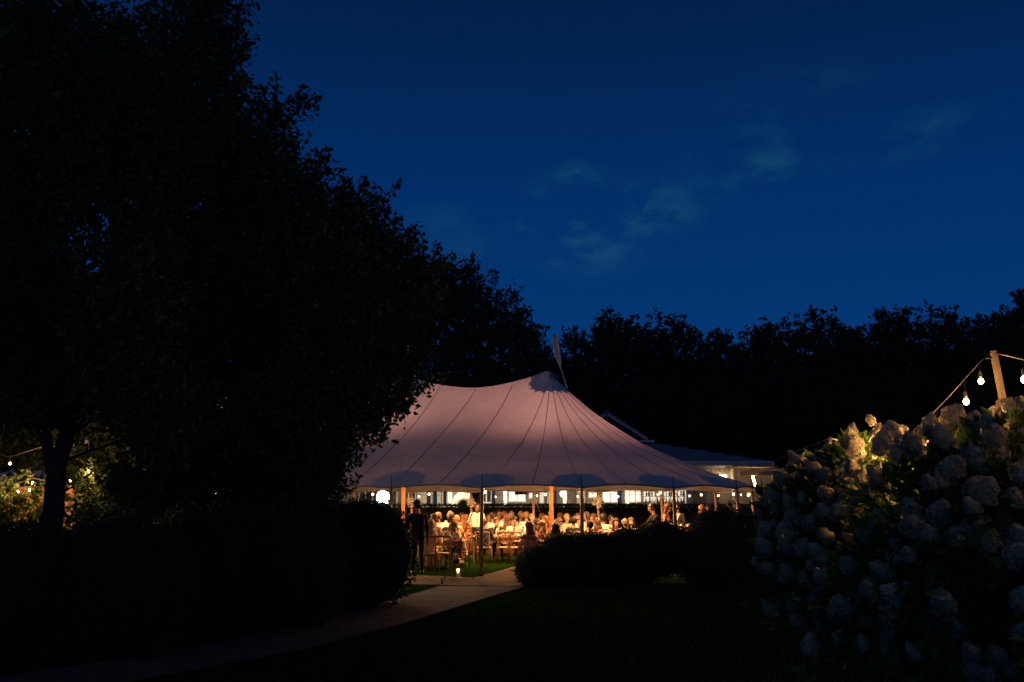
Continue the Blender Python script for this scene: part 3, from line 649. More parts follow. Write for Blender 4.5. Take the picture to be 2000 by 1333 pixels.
hydrangea('wide white hydrangea with rows of blooms beside the tallest dark bush', (at(1610, 1000, 7.9).x, 7.9, 0),
    [hl(1620, 985, 7.9, .40, .5, .42), hl(1545, 1030, 8.4, .30, .45, .42), hl(1690, 960, 7.6, .42, .5, .45), hl(1590, 1110, 7.8, .40, .45, .48), hl(1720, 1100, 7.4, .50, .45, .50)],
    [(1660, 890, 7.6, 1.05), (1682, 900, 7.6, .8), (1620, 888, 7.8, .85), (1607, 905, 7.9, .9), (1588, 912, 8.0, 1.1), (1605, 935, 7.8, .9), (1568, 896, 8.2, .6), (1550, 920, 8.3, .8), (1532, 942, 8.4, .85), (1512, 955, 8.5, .8), (1704, 905, 7.4, .7), (1535, 978, 8.2, 1.05), (1500, 985, 8.5, .9), (1580, 985, 7.9, .8), (1668, 956, 7.4, .7), (1488, 1010, 8.5, .8), (1492, 1040, 8.4, .8), (1500, 1070, 8.3, .85), (1515, 1100, 8.2, .8), (1530, 1130, 8.0, .85), (1560, 1160, 7.8, .9), (1590, 1190, 7.6, .8), (1530, 1178, 7.8, .6), (1700, 820, 7.6, .55)],
    210, 4200, 72, -.1)
hydrangea('low white hydrangea drooping onto the lawn, in deep shade', (at(1780, 1200, 6.2).x, 6.2, 0),
    [hl(1760, 1150, 6.4, .46, .42, .38), hl(1900, 1180, 6.0, .46, .42, .42)], [(1582, 1258, 6.6, .8), (1640, 1240, 6.5, .7), (1680, 1150, 6.5, .9), (1760, 1185, 6.2, 1.0)], 60, 2600, 73, 0)

# lamp post with festoon bulbs beyond the hydrangea
pt = at(1940, 686, 8.0); pb = Vector((pt.x+0.34, 8.0, 0))
lp = thing('lamp_post', 'square wooden post holding the garden string lights', 'post', tuple(pb))
mb = MB(); V = []; 
for p, hw in ((pb, .026), (pt, .021)): V += [(p.x-hw, p.y-hw, p.z), (p.x+hw, p.y-hw, p.z), (p.x+hw, p.y+hw, p.z), (p.x-hw, p.y+hw, p.z)]
mb.add(V, [(3, 2, 1, 0), (4, 5, 6, 7), (0, 1, 5, 4), (1, 2, 6, 5), (2, 3, 7, 6), (3, 0, 4, 7)]); mb.build('post', mat('pale_post', (.13, .10, .065), .85, var=.2, scale=7, bump=.2), lp, False, True)
MB().tube([(pt.x-.07, pt.y, pt.z-.06), (pt.x+.07, pt.y, pt.z-.06)], .008, 6).build('hook', M_metal, lp, True, True)
def festoon(label, pts, bulbs, watt, group='garden string lights', sz=.021, cable=.005):
    a = Vector(pts[0]); t = thing('garden_string_lights', label, 'string lights', tuple(a), 0, group)
    MB().tube(pts, cable, 6).build('cable', mat('lamp_cable', (.17, .14, .10), .9), t, True, True)
    for p, d, *wv in bulbs:
        wt_ = wv[0] if wv else watt
        p = Vector(p); mb = MB(); mb.ell((0, 0, -.05), (sz, sz, sz*1.2), 12, 8); b = mb.build('bulb', M_bulb_g, t, True); b.location = p-a
        MB().lathe((0, 0, -.01), [(.012, -.006), (.014, 0), (.014, .035), (.006, .05)], 8).build('socket', M_metal, b)
        MB().tube([(0, 0, .03), (0, 0, .03+d)], .0012, 5).build('drop_wire', M_black, b)
        point(p-a+Vector((0, 0, -.05)), wt_, (1, .50, .16), .045, t)
festoon('thick cable of warm bulbs running down from the wooden post', [at(1934, 690, 8.0), at(1915, 706, 7.85), at(1850, 778, 7.4), at(1800, 830, 7.2), at(1770, 862, 7.2), at(1720, 875, 7.6), at(1646, 862, 8.2), at(1622, 856, 8.5), at(1560, 880, 16), at(1500, 905, 34)],
        [(at(1915, 733, 7.8), .09, 15), (at(1886, 772, 7.5), .09, 18), (at(1831, 832, 7.15), .09, 28), (at(1775, 880, 7.2), .06, 55), (at(1846, 888, 6.75), .2, 48), (at(1700, 884, 7.6), .02, 50), (at(1622, 862, 8.4), .0, 14), (at(1646, 870, 8.1), .0, 18)], 12)
festoon('short run of warm bulbs from the post out past the hydrangea', [at(1944, 690, 8.0), at(2000, 703, 7.0), at(2090, 705, 5.9), at(2240, 690, 4.9)], [(at(1999, 728, 7.0), .08), (at(2085, 735, 5.95), .08), (at(2235, 715, 4.95), .08)], 3)
# lights of the garden at the far left
gl = [(20, 899), (64, 937), (98, 874), (12, 957), (35, 954), (58, 956), (138, 933), (147, 957), (173, 916), (6, 920)]
pl = [at(-30, 880, 21), at(20, 893, 21), at(98, 868, 20), at(173, 908, 20.5), at(333, 880, 22)]
festoon('warm bulbs strung over the lit garden behind the forked tree', pl, [(at(20, 901, 20), .1), (at(98, 874, 20), .08), (at(173, 916, 19.2), .08), (at(333, 884, 22), .1)], 32)
festoon('low warm bulbs strung along the brick garden wall', [at(-30, 952, 20), at(12, 952, 20), at(64, 934, 20), at(147, 952, 20), at(385, 902, 22), at(460, 930, 23)], [(at(64, 939, 19.8), .03), (at(12, 957, 20), .03), (at(35, 956, 20), .03), (at(58, 953, 20), .02), (at(147, 958, 20), .03), (at(138, 934, 20.2), .03), (at(365, 916, 22), .03), (at(391, 926, 22.4), .03), (at(460, 934, 23), .03)], 16)
# low brick garden wall there
bw = thing('garden_wall', 'low brick garden wall glowing orange under the bulbs', 'wall', (XY(20, 21), 21.0, 0))
MB().box((0, .06, 1.04), (2.9, .10, 2.06)).build('mortar_core', M_mortar, bw)
bm = MB().box((0, 0, 0), (.205, .10, .062)).mesh('brick'); bm.materials.append(M_brick)
for r_ in range(28):
    for c_ in range(13): link('brick', bm, None, bw, (-1.36+.215*c_+(.107 if r_ % 2 else 0), random.uniform(-.004, .004), .05+.073*r_))

# ================================================================== RESTAURANT BEHIND
YB = 45.0
bld = thing('restaurant', 'low white-columned restaurant with grey roofs behind the hedge', 'building', (4.0, YB, 0))
def bb(name, px0, px1, py0, py1, Y, th, m, parent=bld):
    a = at(px0, py1, Y); c = at(px1, py0, Y); mb = MB(); mb.box(((a.x+c.x)/2, Y+th/2, (a.z+c.z)/2), (abs(c.x-a.x), th, abs(c.z-a.z))); return mb.build(name, m, parent, False, True)
xl, xr = XY(560, YB), XY(1415, YB)
def bx(name, c, d, m, parent=bld): mb = MB(); mb.box(c, d); return mb.build(name, m, parent, False, True)
bx('floor', ((xl+xr)/2, YB+2.6, .06), (xr-xl, 6.4, .12), M_wallgrey)
bx('back_wall', ((xl+xr)/2, YB+5.4, 1.9), (xr-xl, .2, 3.6), M_walldark)
bx('ceiling', ((xl+xr)/2, YB+2.6, 3.32), (xr-xl, 6.3, .12), M_white)
xb = XY(1340, YB); bx('beam', ((xl+xb)/2, YB-.35, 3.12), (xb-xl, .26, .30), M_white)
for px, wp, yy in ((735, 8, YB-.4), (762, 7, YB+2.2), (850, 8, YB-.4), (879, 7, YB+2.2), (964, 8, YB-.4), (987, 7, YB+2.2), (1083, 8, YB-.4), (1103, 7, YB+2.2), (1210, 8, YB-.4), (1225, 7, YB+2.2), (1344, 8, YB-.4)):
    x = XY(px, yy); wd = wp*yy/FPX; c = bx('column', (x, yy, 1.6), (wd, wd, 2.96), M_white); 
    mb = MB(); mb.box((x, yy, .20), (wd+.05, wd+.05, .18)); mb.box((x, yy, 2.9), (wd+.05, wd+.05, .12)); o = mb.build('column_trim', M_white, c); o.location = -bld.location
# openings and glowing patches of the back wall, each its own piece with a glazing bar
YW = YB+5.25
def window(px0, px1, py0, py1, m, bars=1, Y=None):
    yw = Y or YW; o = bb('window', px0, px1, py0, py1, yw, .06, m); a = at(px0, py1, yw); c = at(px1, py0, yw); wd = c.x-a.x
    mb = MB()
    for k in range(bars+2):
        x = a.x + wd*k/(bars+1); mb.box((x, yw-.03, (a.z+c.z)/2), (.06, .05, c.z-a.z))
    mb.box(((a.x+c.x)/2, yw-.032, c.z), (wd+.08, .05, .07)); mb.box(((a.x+c.x)/2, yw-.032, a.z), (wd+.08, .05, .07))
    f = mb.build('window_frame', M_white, o); f.location = -bld.location; return o
for a in [(700, 728, 948, 992), (742, 776, 948, 992), (798, 812, 948, 990), (822, 843, 948, 990), (855, 874, 948, 990), (884, 900, 948, 990), (940, 960, 950, 982)]: window(*a, M_dusk_glass, 1)
for a in [(994, 1026, 958, 980, M_lit), (1055, 1061, 955, 982, M_lit), (1150, 1166, 962, 972, M_lit), (1177, 1206, 952, 981, M_lit), (1229, 1252, 952, 981, M_lit), (1256, 1336, 950, 980, M_lit)]: window(*a, 1 if a[1]-a[0] < 40 else 5)  # lit wall and backlit boxes among these get their brightness as painted glow
window(1034, 1043, 960, 973, M_litcool, 0)
for px in (816, 846, 881, 905, 1070, 1128):       # curtains
    mb = MB(); c = at(px, 968, YW-.25)
    for q in range(6): mb.tube([(c.x+.07*q, YW-.25+.03*(q % 2), .15), (c.x+.07*q, YW-.25+.03*(q % 2), 3.1)], .045, 6)
    mb.build('curtain', M_curtain, bld, True, True)
# right-hand boarded wall with door
for k in range(15):
    x = lerp(XY(1340, YB), XY(1432, YB), (k+.5)/15); bx('wall_board', (x, YB-.2+.012*(k % 2), 1.77), (lerp(XY(1340, YB), XY(1432, YB), 1/15)-XY(1340, YB)-.012, .08, 3.3), M_wallgrey)
bb('opening_shade', 1354, 1375, 957, 992, YB-.27, .05, M_walldark)  # solid panel before the boards, the opening's inner shade put into its colour
d = bb('door', 1405, 1428, 958, 1002, YB-.30, .07, mat('beige_door', (.52, .42, .28), .6, var=.08)); 
h_ = at(1424, 985, YB-.34); mb = MB(); mb.tube([h_, h_+Vector((0, 0, .16))], .02, 6); o = mb.build('handle', M_metal, d); o.location = -bld.location
# roofs
def poly_roof(name, pts, m, th=.10, parent=bld):
    n = len(pts); V = [Vector(p) for p in pts] + [Vector(p)-Vector((0, 0, th)) for p in pts]
    mb = MB(); mb.add(V, [tuple(range(n)), tuple(range(2*n-1, n-1, -1))] + [(i, n+i, n+(i+1) % n, (i+1) % n) for i in range(n)]); return mb.build(name, m, parent, False, True)
er = at(1512, 903, YB-1.2); el = Vector((XY(560, YB), YB-1.2, er.z)); hip = at(1262, 864, YB+2.8); hl_ = Vector((el.x, hip.y, hip.z))
roof = poly_roof('roof', [el, er, hip, hl_], M_roof)
poly_roof('roof', [er, Vector((er.x, YB+7, er.z)), Vector((hip.x, YB+3.4, hip.z)), hip], M_roof)
mb = MB(); a = at(1300, 897, YB-1.3); b2 = at(1488, 895, YB-1.3); mb.box(((el.x+er.x)/2, YB-1.26, er.z-.06), (er.x-el.x, .05, .17)); mb.build('fascia', M_trim, bld, False, True)
bx('gutter', ((el.x+er.x)/2, YB-1.34, er.z-.01), (er.x-el.x-.3, .10, .09), M_trim)
# shingle courses
for k in range(7):
    t = (k+.5)/7; p, q = lerp(er, hip, t), lerp(el, hl_, t); mb = MB(); mb.box(((p.x+q.x)/2, p.y, p.z+.012), (p.x-q.x-.1, .5, .022), rot=Matrix.Rotation(math.atan2(hip.z-er.z, hip.y-er.y), 3, 'X')); mb.build('shingle_course', M_roof, bld, False, True)
# soffit over the right-hand terrace
s0, s1 = XY(1440, YB), XY(1512, YB); sz_ = er.z-.17
for k in range(8): bx('soffit_board', (lerp(s0, s1, (k+.5)/8), YB+.35, sz_-.015-.22*0), ((s1-s0)/8-.015, 3.0, .03), M_soffit)
bx('terrace_beam', ((s0+s1)/2, YB-.6, sz_-.30), (s1-s0, .14, .20), M_soffit)
bx('terrace_post', (s1-.12, YB-.6, (sz_-.4)/2), (.14, .14, sz_-.40), M_soffit)
bx('dark_wall', (XY(1490, YB+2), YB+2, 1.7), (3.2, .15, 3.2), M_walldark)
# gable above
ga = at(1185, 808, YB+2.2); gb = at(1263, 858, YB+2.2); gl_ = Vector((2*ga.x-gb.x, ga.y, gb.z))
mb = MB(); V = [ga, gb, gl_, Vector((gb.x, gb.y, gb.z-.9)), Vector((gl_.x, gl_.y, gb.z-.9))]; V = [Vector(p)+Vector((0, .1, 0)) for p in V]
mb.add(V + [p+Vector((0, .2, 0)) for p in V], [(0, 2, 4, 3, 1), (5, 6, 8, 9, 7)]); mb.build('gable_wall', mat('gable_siding', (.05, .055, .065), .8, var=.2, scale=5), bld, False, True)
for A_, B_ in ((ga, gb), (ga, gl_)):
    mid = lerp(A_, B_, .5); L_ = (A_-B_).length; an = math.atan2(B_.z-A_.z, B_.x-A_.x)
    mb = MB(); mb.box(mid, (L_+.08, .12, .13), rot=Matrix.Rotation(-an, 3, 'Y')); mb.build('rake_trim', M_trim, bld, False, True)
    mb = MB(); mb.box(mid+Vector((0, 2.2, .09)), (L_+.2, 4.6, .06), rot=Matrix.Rotation(-an, 3, 'Y')); mb.build('gable_roof', M_roof, bld, False, True)
bx('gable_sill', ((gb.x+ga.x)/2+.3, gb.y-.05, gb.z-.10), ((gb.x-ga.x)*1.05, .12, .09), M_trim)
# interior ceiling lights of the restaurant: white flush lights
for px, pw, col in ((760, 150, (1, .82, .6)), (865, 180, (1, .82, .6)), (975, 190, (1, .85, .66)), (1090, 180, (1, .82, .6)), (1200, 170, (1, .86, .66)), (1300, 170, (1, .86, .66))):
    x = XY(px, YB+2); t = thing('ceiling_light', 'round flush ceiling light inside the restaurant', 'lamp', (x, YB+.7 if px < 1350 else YB-.9, 3.2), 0, 'restaurant ceiling lights')
    MB().lathe((0, 0, 0), [(.16, .06), (.18, 0), (.14, -.05), (.02, -.06)], 16).build('diffuser', M_bulb, t, True); point((0, 0, -.15), pw, col, .12, t)
# bar counter with trestle tables before it, bottles, oven, screen
bar = thing('bar_counter', 'long stone bar counter under the restaurant roof', 'bar', (XY(1220, YB+1.0), YB+1.0, 0)); 
wbar = XY(1340, YB+1)-XY(1105, YB+1)
MB().box((0, 0, .85), (wbar, .6, 1.46)).build('front', M_stone, bar); MB().box((0, -.05, 1.62), (wbar+.1, .8, .07)).build('counter_top', M_walldark, bar)
bt = [MB().lathe((0, 0, 0), [(.035, 0), (.037, .01), (.037, .19), (.014, .25), (.013, .31), (.015, .315)], 8).mesh('bottle', True), MB().lathe((0, 0, 0), [(.042, 0), (.044, .01), (.044, .15), (.02, .21), (.014, .27), (.014, .29)], 8).mesh('bottle', True), MB().lathe((0, 0, 0), [(.03, 0), (.03, .22), (.012, .28), (.012, .34)], 8).mesh('bottle', True)]
bcols = [mat('bottle_green', (.02, .06, .03), .1), mat('bottle_amber', (.20, .07, .015), .1), mat('bottle_dark', (.02, .018, .02), .12), mat('bottle_clear', (.55, .55, .5), .1)]
bnm = ['dark green', 'amber', 'near-black', 'clear']
sh = thing('bottle_rack', 'backlit rack with rows of bottles behind the bar', 'shelf', (XY(1296, YW-.5), YW-.5, 0)); swd = XY(1338, YW-.5)-XY(1254, YW-.5)
shz = [1.66, 2.02, 2.36]
for z in shz: MB().box((0, 0, z), (swd, .22, .03)).build('shelf_board', M_walldark, sh)
for s in (-1, 1): MB().box((s*(swd/2+.02), 0, 1.3), (.04, .24, 2.6)).build('side_panel', M_walldark, sh)
for z in shz[:3]:
    for k in range(15):
        v = random.randrange(3); c = random.randrange(4)
        o = link('bottle', bt[v], None, None, (sh.location.x-swd/2+swd*(k+.5)/15+random.uniform(-.03, .03), sh.location.y-.02, z+.016)); o.material_slots[0].link if o.material_slots else None
        if not bt[v].materials: bt[v].materials.append(bcols[0])
        o.material_slots[0].link = 'OBJECT'; o.material_slots[0].material = bcols[c]
        tag(o, f'{bnm[c]} glass bottle standing on the backlit bar rack', 'bottle', f'{bnm[c]} bottles on the bar rack')
ov = thing('pizza_oven', 'domed plaster pizza oven with a black arched mouth', 'oven', (XY(907, YB+1.2), YB+1.2, 0))
MB().box((0, 0, .78), (1.5, 1.1, 1.32)).build('stand', M_stone, ov)
mb = MB(); mb.ell((0, 0, 1.45), (.62, .6, .82), 24, 16); mb.v = [(x, y, max(z, 1.44)) for x, y, z in mb.v]; mb.build('dome', M_oven, ov, True)
mb = MB(); mb.tube([(.0, -.45, 1.62), (.0, -.66, 1.62)], [.28, .28], 16); mb.build('mouth_arch', M_oven, ov); mb = MB(); mb.tube([(.0, -.5, 1.62), (.0, -.668, 1.62)], [.20, .20], 16); mb.build('mouth', M_black, ov)  # mouth is a solid black plug, the darkness inside the oven painted in
mb = MB(); mb.tube([(-.2, .2, 2.1), (-.2, .2, 3.2)], .09, 10); mb.build('flue', M_metal, ov, True)
tv = thing('hanging_screen', 'flat dark screen hanging under the restaurant porch', 'screen', tuple(at(1018, 959, YB-1.0)))
MB().box((0, 0, 0), (.56, .05, .33)).build('panel', mat('screen_dark', (.10, .075, .06), .35), tv); MB().tube([(-.15, 0, .16), (-.15, 0, .75)], .012, 6).tube([(.15, 0, .16), (.15, 0, .75)], .012, 6).build('hanger', M_metal, tv)
gp = at(1100, 965, YB+3.4); gb_ = thing('globe_lamp', 'glowing white globe lamp beside a dark restaurant wall', 'lamp', tuple(gp))
MB().ell((0, 0, 0), (.17, .17, .17), 16, 12).build('globe', mat('globe_glow', (1, 1, 1), .5, emit=(.95, .95, 1), estr=1.6), gb_, True); MB().tube([(0, 0, .16), (0, 0, .9)], .01, 6).build('cord', M_metal, gb_)
for px in (1122, 1190, 1350, 1372):
    t = thing('trestle_table', 'dark bar-height trestle table standing before the bar', 'table', (XY(px, YB-1.6), YB-1.6, 0), 0, 'trestle tables before the bar')
    MB().box((0, 0, 1.66), (1.5 if px != 1372 else .9, .5, .05)).build('table_top', M_tablewood, t)
    for s in (-.35, .35): MB().tube([(s*1.5, 0, 0), (s, 0, .9), (s*1.5, 0, 1.63)], .03, 6).build('leg', M_tablewood, t)
wl = thing('lantern_cluster', 'cluster of glowing filament bulbs hung under the terrace roof', 'lamp', tuple(at(1468, 930, YB-.4)))
for k in range(4):
    b = MB().ell((.05*k, 0, -.16*k+.1), (.05, .05, .08), 10, 8).build('bulb', M_bulb_g, wl, True)
MB().tube([(0, 0, .2), (0, 0, .8)], .01, 5).build('cord', M_metal, wl); point((.05, -.2, 0), 55, (1, .6, .25), .1, wl)
wl2 = thing('wall_lamp', 'bright lamp on the restaurant wall above the tent edge', 'lamp', tuple(at(1412, 931, YB-.5)))
MB().box((0, 0, 0), (.3, .08, .12)).build('lamp_glass', M_bulb_g, wl2); MB().box((0, .06, .1), (.36, .1, .04)).build('hood', M_metal, wl2); point((0, -.25, 0), 6, (1, .66, .34), .1, wl2)
bx('terrace_frame', (XY(1432, YB-.3), YB-.3, 2.5), (.10, .08, 1.4), M_white)

# ================================================================== FLOODLIGHT
fp = at(748, 972, 21.5)
fl = thing('floodlight', 'bright white floodlight on a stand shining towards the lawn', 'lamp', (fp.x, fp.y, 0))
MB().tube([(0, .05, 0), (0, .05, fp.z-.12)], .02, 8).build('stand', M_metal, fl, True)
for k in range(3): MB().tube([(0, .05, .35), (.35*math.cos(2.1*k+.5), .05+.35*math.sin(2.1*k+.5), .01)], .012, 6).build('leg', M_metal, fl)
MB().tube([(0, .14, fp.z), (0, .06, fp.z), (0, -.02, fp.z)], [.07, .13, .15], 20).build('housing', M_metal, fl); MB().ell((0, -.02, fp.z), (.135, .03, .135), 20, 10).build('lens', M_flood, fl, True)
MB().tube([(-.19, .03, fp.z+.03), (-.19, .05, fp.z-.14), (.19, .05, fp.z-.14), (.19, .03, fp.z+.03)], .01, 6).build('bracket', M_metal, fl)
point((0, -.16, fp.z+.05), 22, (1, .93, .84), .12, fl)

# ================================================================== FURNITURE
def make_chair():
    t = thing('chair', 'x', 'chair')
    mb = MB(); mb.lathe((0, 0, .43), [(.17, 0), (.205, .008), (.21, .03), (.19, .045)], 18); mb.v = [(x*(1+.10*(-y/.2)), y, z) for x, y, z in mb.v]; mb.build('seat', M_rush, t, True)
    for s in (-1, 1):
        MB().tube([(s*.19, .17, 0), (s*.175, .165, .44), (s*.185, .20, .66), (s*.19, .235, .88)], [.015, .017, .016, .013], 8).build('leg', M_chairwood, t, True)
        MB().tube([(s*.20, -.20, 0), (s*.175, -.16, .43)], [.014, .017], 8).build('leg', M_chairwood, t, True)
        pts = []; n = 7
        for k in range(n):
            u = k/(n-1); pts.append((s*(.185-.37*u), .175+.055*u+.03*math.sin(math.pi*u), .47+.36*u))
        MB().tube(pts, .010, 6).build('cross_slat', M_chairwood, t, True)
        MB().tube([(s*.185, -.17, .20), (s*.178, 0, .34), (s*.18, .16, .20)], .009, 6).build('brace', M_chairwood, t, True)
    mb = MB()
    for k in range(9):
        pass
    pts = [(.20*math.sin(u*1.5)*1.02, .235+.05*math.cos(u*1.5)-.0, .875+.012*math.cos(u*1.5)) for u in np.linspace(-1.02, 1.02, 9)]
    mb.tube(pts, .019, 8); mb.v = [(x, y, .875+(z-.875)*1.6) for x, y, z in mb.v]; mb.build('top_rail', M_chairwood, t, True)
    MB().tube([(-.185, -.17, .22), (0, -.19, .33), (.185, -.17, .22)], .009, 6).build('brace', M_chairwood, t, True)
    return t
CH = make_chair(); chused = [False]
def chair(x, y, a, label, group='cross-back dining chairs'):
    o = CH if not chused[0] else copy_tree(CH); chused[0] = True
    o.location = (x, y, 0); o.rotation_euler = (0, 0, a); o['label'] = label; o['group'] = group; return o
def table(x, y, L_, W_, label, rz=0, z=.75):
    t = thing('farm_table', label, 'table', (x, y, 0), rz, 'long wooden dining tables')
    n = 5
    for k in range(n): MB().box((0, -W_/2+W_*(k+.5)/n, z-.02), (L_, W_/n-.006, .04)).build('plank', M_tablewood, t)
    MB().box((0, -W_/2+.09, z-.09), (L_-.2, .025, .09)).box((0, W_/2-.09, z-.09), (L_-.2, .025, .09)).build('apron', M_tablewood, t)
    for sx in (-1, 1):
        for sy in (-1, 1): MB().tube([(sx*(L_/2-.13), sy*(W_/2-.12), 0), (sx*(L_/2-.13), sy*(W_/2-.12), z-.04)], [.032, .042], 8).build('leg', M_tablewood, t)
    return t
g_wine = MB().lathe((0, 0, 0), [(.034, 0), (.034, .004), (.005, .01), (.004, .085), (.022, .105), (.036, .135), (.036, .165), (.029, .205), (.027, .205), (.034, .165), (.033, .137), (.006, .108)], 10).mesh('wine_glass', True); g_wine.materials.append(M_glass)
g_water = MB().lathe((0, 0, 0), [(.030, 0), (.036, .11), (.034, .11), (.028, .006)], 10).mesh('water_glass', True); g_water.materials.append(M_glass)
g_plate = MB().lathe((0, 0, 0), [(.07, 0), (.075, .004), (.125, .018), (.123, .021), (.07, .008)], 18).mesh('plate', True); g_plate.materials.append(M_plate)
g_vot = MB().lathe((0, 0, 0), [(.03, 0), (.035, .07), (.033, .07), (.028, .008)], 10).mesh('cup', True); g_vot.materials.append(M_glass)
g_fl = MB().lathe((0, 0, .03), [(.004, 0), (.009, .012), (.006, .028), (.001, .042)], 8).mesh('flame', True); g_fl.materials.append(M_flame)
g_wx = MB().lathe((0, 0, .004), [(.026, 0), (.027, .028), (.003, .028)], 10).mesh('wax', True); g_wx.materials.append(M_wax)
def flower_mesh(seed, n=34, R_=.16):
    rg = np.random.default_rng(seed); mb = MB()
    for k in range(n):
        d = sphere_pts(1, rg)[0]; d[2] = abs(d[2])*.8; c = d*R_*rg.uniform(.55, 1.05); r = rg.uniform(.03, .055)
        ph = rg.uniform(0, 6); mb.ell(c, (r, r, r*.8), 9, 6, fn=lambda q: 1+.14*math.sin(6*q.x+ph)*math.sin(7*q.y))
    return mb.mesh('blooms', True)
FLM = [flower_mesh(s) for s in range(3)]
for f in FLM: f.materials.append(mat('flower_white', (.78, .72, .60), .8, island=.15, trans=.2))
FLL = []
for s in range(3):
    rg = np.random.default_rng(90+s); d = sphere_pts(70, rg); d[:, 2] = np.abs(d[:, 2])*.7; FLL.append(leaves('greens', d*.15, rg.uniform(.06, .13, 70), d, .4, rg)); FLL[-1].materials.append(M_leaf_hyd)
def flowers(p, s, label, k, vase=True):
    t = thing('flower_arrangement', label, 'flowers', p, random.uniform(0, 6)); t.scale = (s, s, s)
    o = link('blooms', FLM[k % 3], None, t, (0, 0, .12 if vase else 0)); link('greens', FLL[k % 3], None, t, (0, 0, .11 if vase else 0))
    if vase: MB().lathe((0, 0, 0), [(.05, 0), (.08, .03), (.085, .08), (.06, .12)], 14).build('vase', M_plate, t, True)
    return t
def dress_table(x, y, L_, where, seed, z=.75):
    rg = random.Random(seed); n = int(L_/.55)
    for k in range(n):
        xx = x-L_/2+.28+k*.55
        for s in (-1, 1):
            link('plate', g_plate, None, None, (xx+rg.uniform(-.03, .03), y+s*.28, z)); tag(bpy.context.scene.collection.objects[-1], f'white dinner plate laid on {where}', 'plate', f'plates on {where}')
            o = link('wine_glass', g_wine, None, None, (xx+.14, y+s*.17+rg.uniform(-.03, .03), z)); tag(o, f'stemmed wine glass standing on {where}', 'glass', f'wine glasses on {where}')
            o = link('water_glass', g_water, None, None, (xx-.13, y+s*.16+rg.uniform(-.03, .03), z)); tag(o, f'straight water glass standing on {where}', 'glass', f'water glasses on {where}')
        t = thing('votive_candle', f'small lit votive candle on {where}', 'candle', (xx+rg.uniform(.18, .28), y+rg.uniform(-.08, .08), z), 0, f'votive candles on {where}')
        link('cup', g_vot, None, t); link('wax', g_wx, None, t); link('flame', g_fl, None, t)
def tbl(px, Y, L_, label, where, nf=1, fs=1.0, W_=.95):
    x = XY(px, Y); table(x, Y, L_, W_, label); dress_table(x, Y, L_, where, int(px))
    for k in range(nf):
        flowers((x-L_/2+L_*(k+.5)/nf, Y, .75), fs, f'low white flower arrangement {["at the left end of", "in the middle of", "at the right end of"][k if nf > 1 else 1]} {where}', k+int(px))
    return x
tbl(843, 27.05, 1.9, 'long farm table beside the standing server in black', 'the table by the server in black', 2, 1.15)
tbl(985, 30.3, 2.0, 'farm table with two empty chairs by the brown front pole', 'the table with empty chairs', 1, .8)
tbl(1075, 26.5, 1.9, 'farm table just behind the flat topped low bush', 'the table behind the low bush', 1, .9)
tbl(1165, 30.3, 2.9, 'long farm table behind the domed bush', 'the table behind the domed bush', 2, .9)
tbl(1040, 33.2, 2.9, 'farm table around the thick middle tent pole', 'the table at the middle pole', 2, .9)
tbl(1165, 33.2, 1.5, 'farm table under the round flower ball', 'the table under the flower ball', 1, .9)
tbl(930, 35.8, 2.6, 'farm table close to the clipped hedge, behind the bow-tied waiter', 'the table behind the bow-tied waiter', 2, .9)
tbl(1055, 35.8, 1.9, 'farm table close to the clipped hedge, under the hanging screen', 'the table by the hedge', 1, .9)
# flower-laden side table at the right
sx = XY(1335, 30.6); t = table(sx, 30.6, 1.1, .6, 'tall narrow side table crowded with white flowers', 0, .92)
for k in range(4): flowers((sx-.42+.28*k, 30.55+.04*(k % 2), .92), .72, ['white flowers nearest the standing couple on the side table', 'white flowers second along the side table', 'tallest white flowers third along the side table', 'white flowers at the outer end of the side table'][k], k)
# round flower balls on tent poles
for j, nm in ((20, 'round pale flower ball fixed high on a slim tent pole'), (18, 'hanging pale flower bundle on the pole behind the bow-tied waiter'), (17, 'tall pale flower bundle on a pole above the server in black')):
    p = surf(2*j, 1.0); f = thing('flower_ball', nm, 'flowers', (p.x, p.y-.06, p.z-.42)); 
    for k in range(3): link('blooms', FLM[k], None, f, (0, 0, (-.03+.05*k)), (2.1*k, 1.0*k, k), (1.15, 1.0, 1.15) if j == 20 else (.8, .8, 1.5))
    link('greens', FLL[0], None, f, (0, 0, 0))

# lanterns flanking the path
def lantern(p, label, lit):
    t = thing('candle_lantern', label, 'lantern', tuple(p), R(12)); h = .40; w_ = .105
    MB().box((0, 0, .015), (.25, .25, .03)).build('base', M_metal, t)
    for sx_ in (-1, 1):
        for sy_ in (-1, 1): MB().box((sx_*w_, sy_*w_, .03+h/2-.03), (.016, .016, h-.06)).build('corner_bar', M_metal, t)
    MB().box((0, 0, h-.045), (.235, .235, .016)).build('top_frame', M_metal, t)
    MB().lathe((0, 0, h-.037), [(.165, 0), (.10, .05), (.05, .07), (.05, .09), (.07, .095), (.01, .11)], 4).build('roof', M_metal, t)
    mb = MB(); mb.tube([(.05*math.cos(a), 0, h+.075+.05*math.sin(a)) for a in np.linspace(0, math.pi, 9)], .005, 5); mb.build('ring', M_metal, t)
    for k, (dx, dy) in enumerate(((0, -1), (0, 1), (1, 0), (-1, 0))): MB().box((dx*.107, dy*.107, h/2), (.19 if dx == 0 else .002, .19 if dy == 0 else .002, h-.10)).build('pane', M_glass, t)
    c = MB().lathe((0, 0, .03), [(.04, 0), (.041, .11), (.036, .115), (.004, .11)], 14).build('candle', M_wax, t, True)
    if lit:
        MB().lathe((0, 0, .145), [(.006, 0), (.016, .02), (.010, .05), (.001, .075)], 8).build('flame', M_flame, c, True); point((0, 0, .20), 1.2, (1, .5, .15), .03, t)
lantern(G(895, 1131), 'black candle lantern with a burning candle on the path corner', True)
lantern(G(1019, 1136), 'black unlit lantern at the small round bush', False)

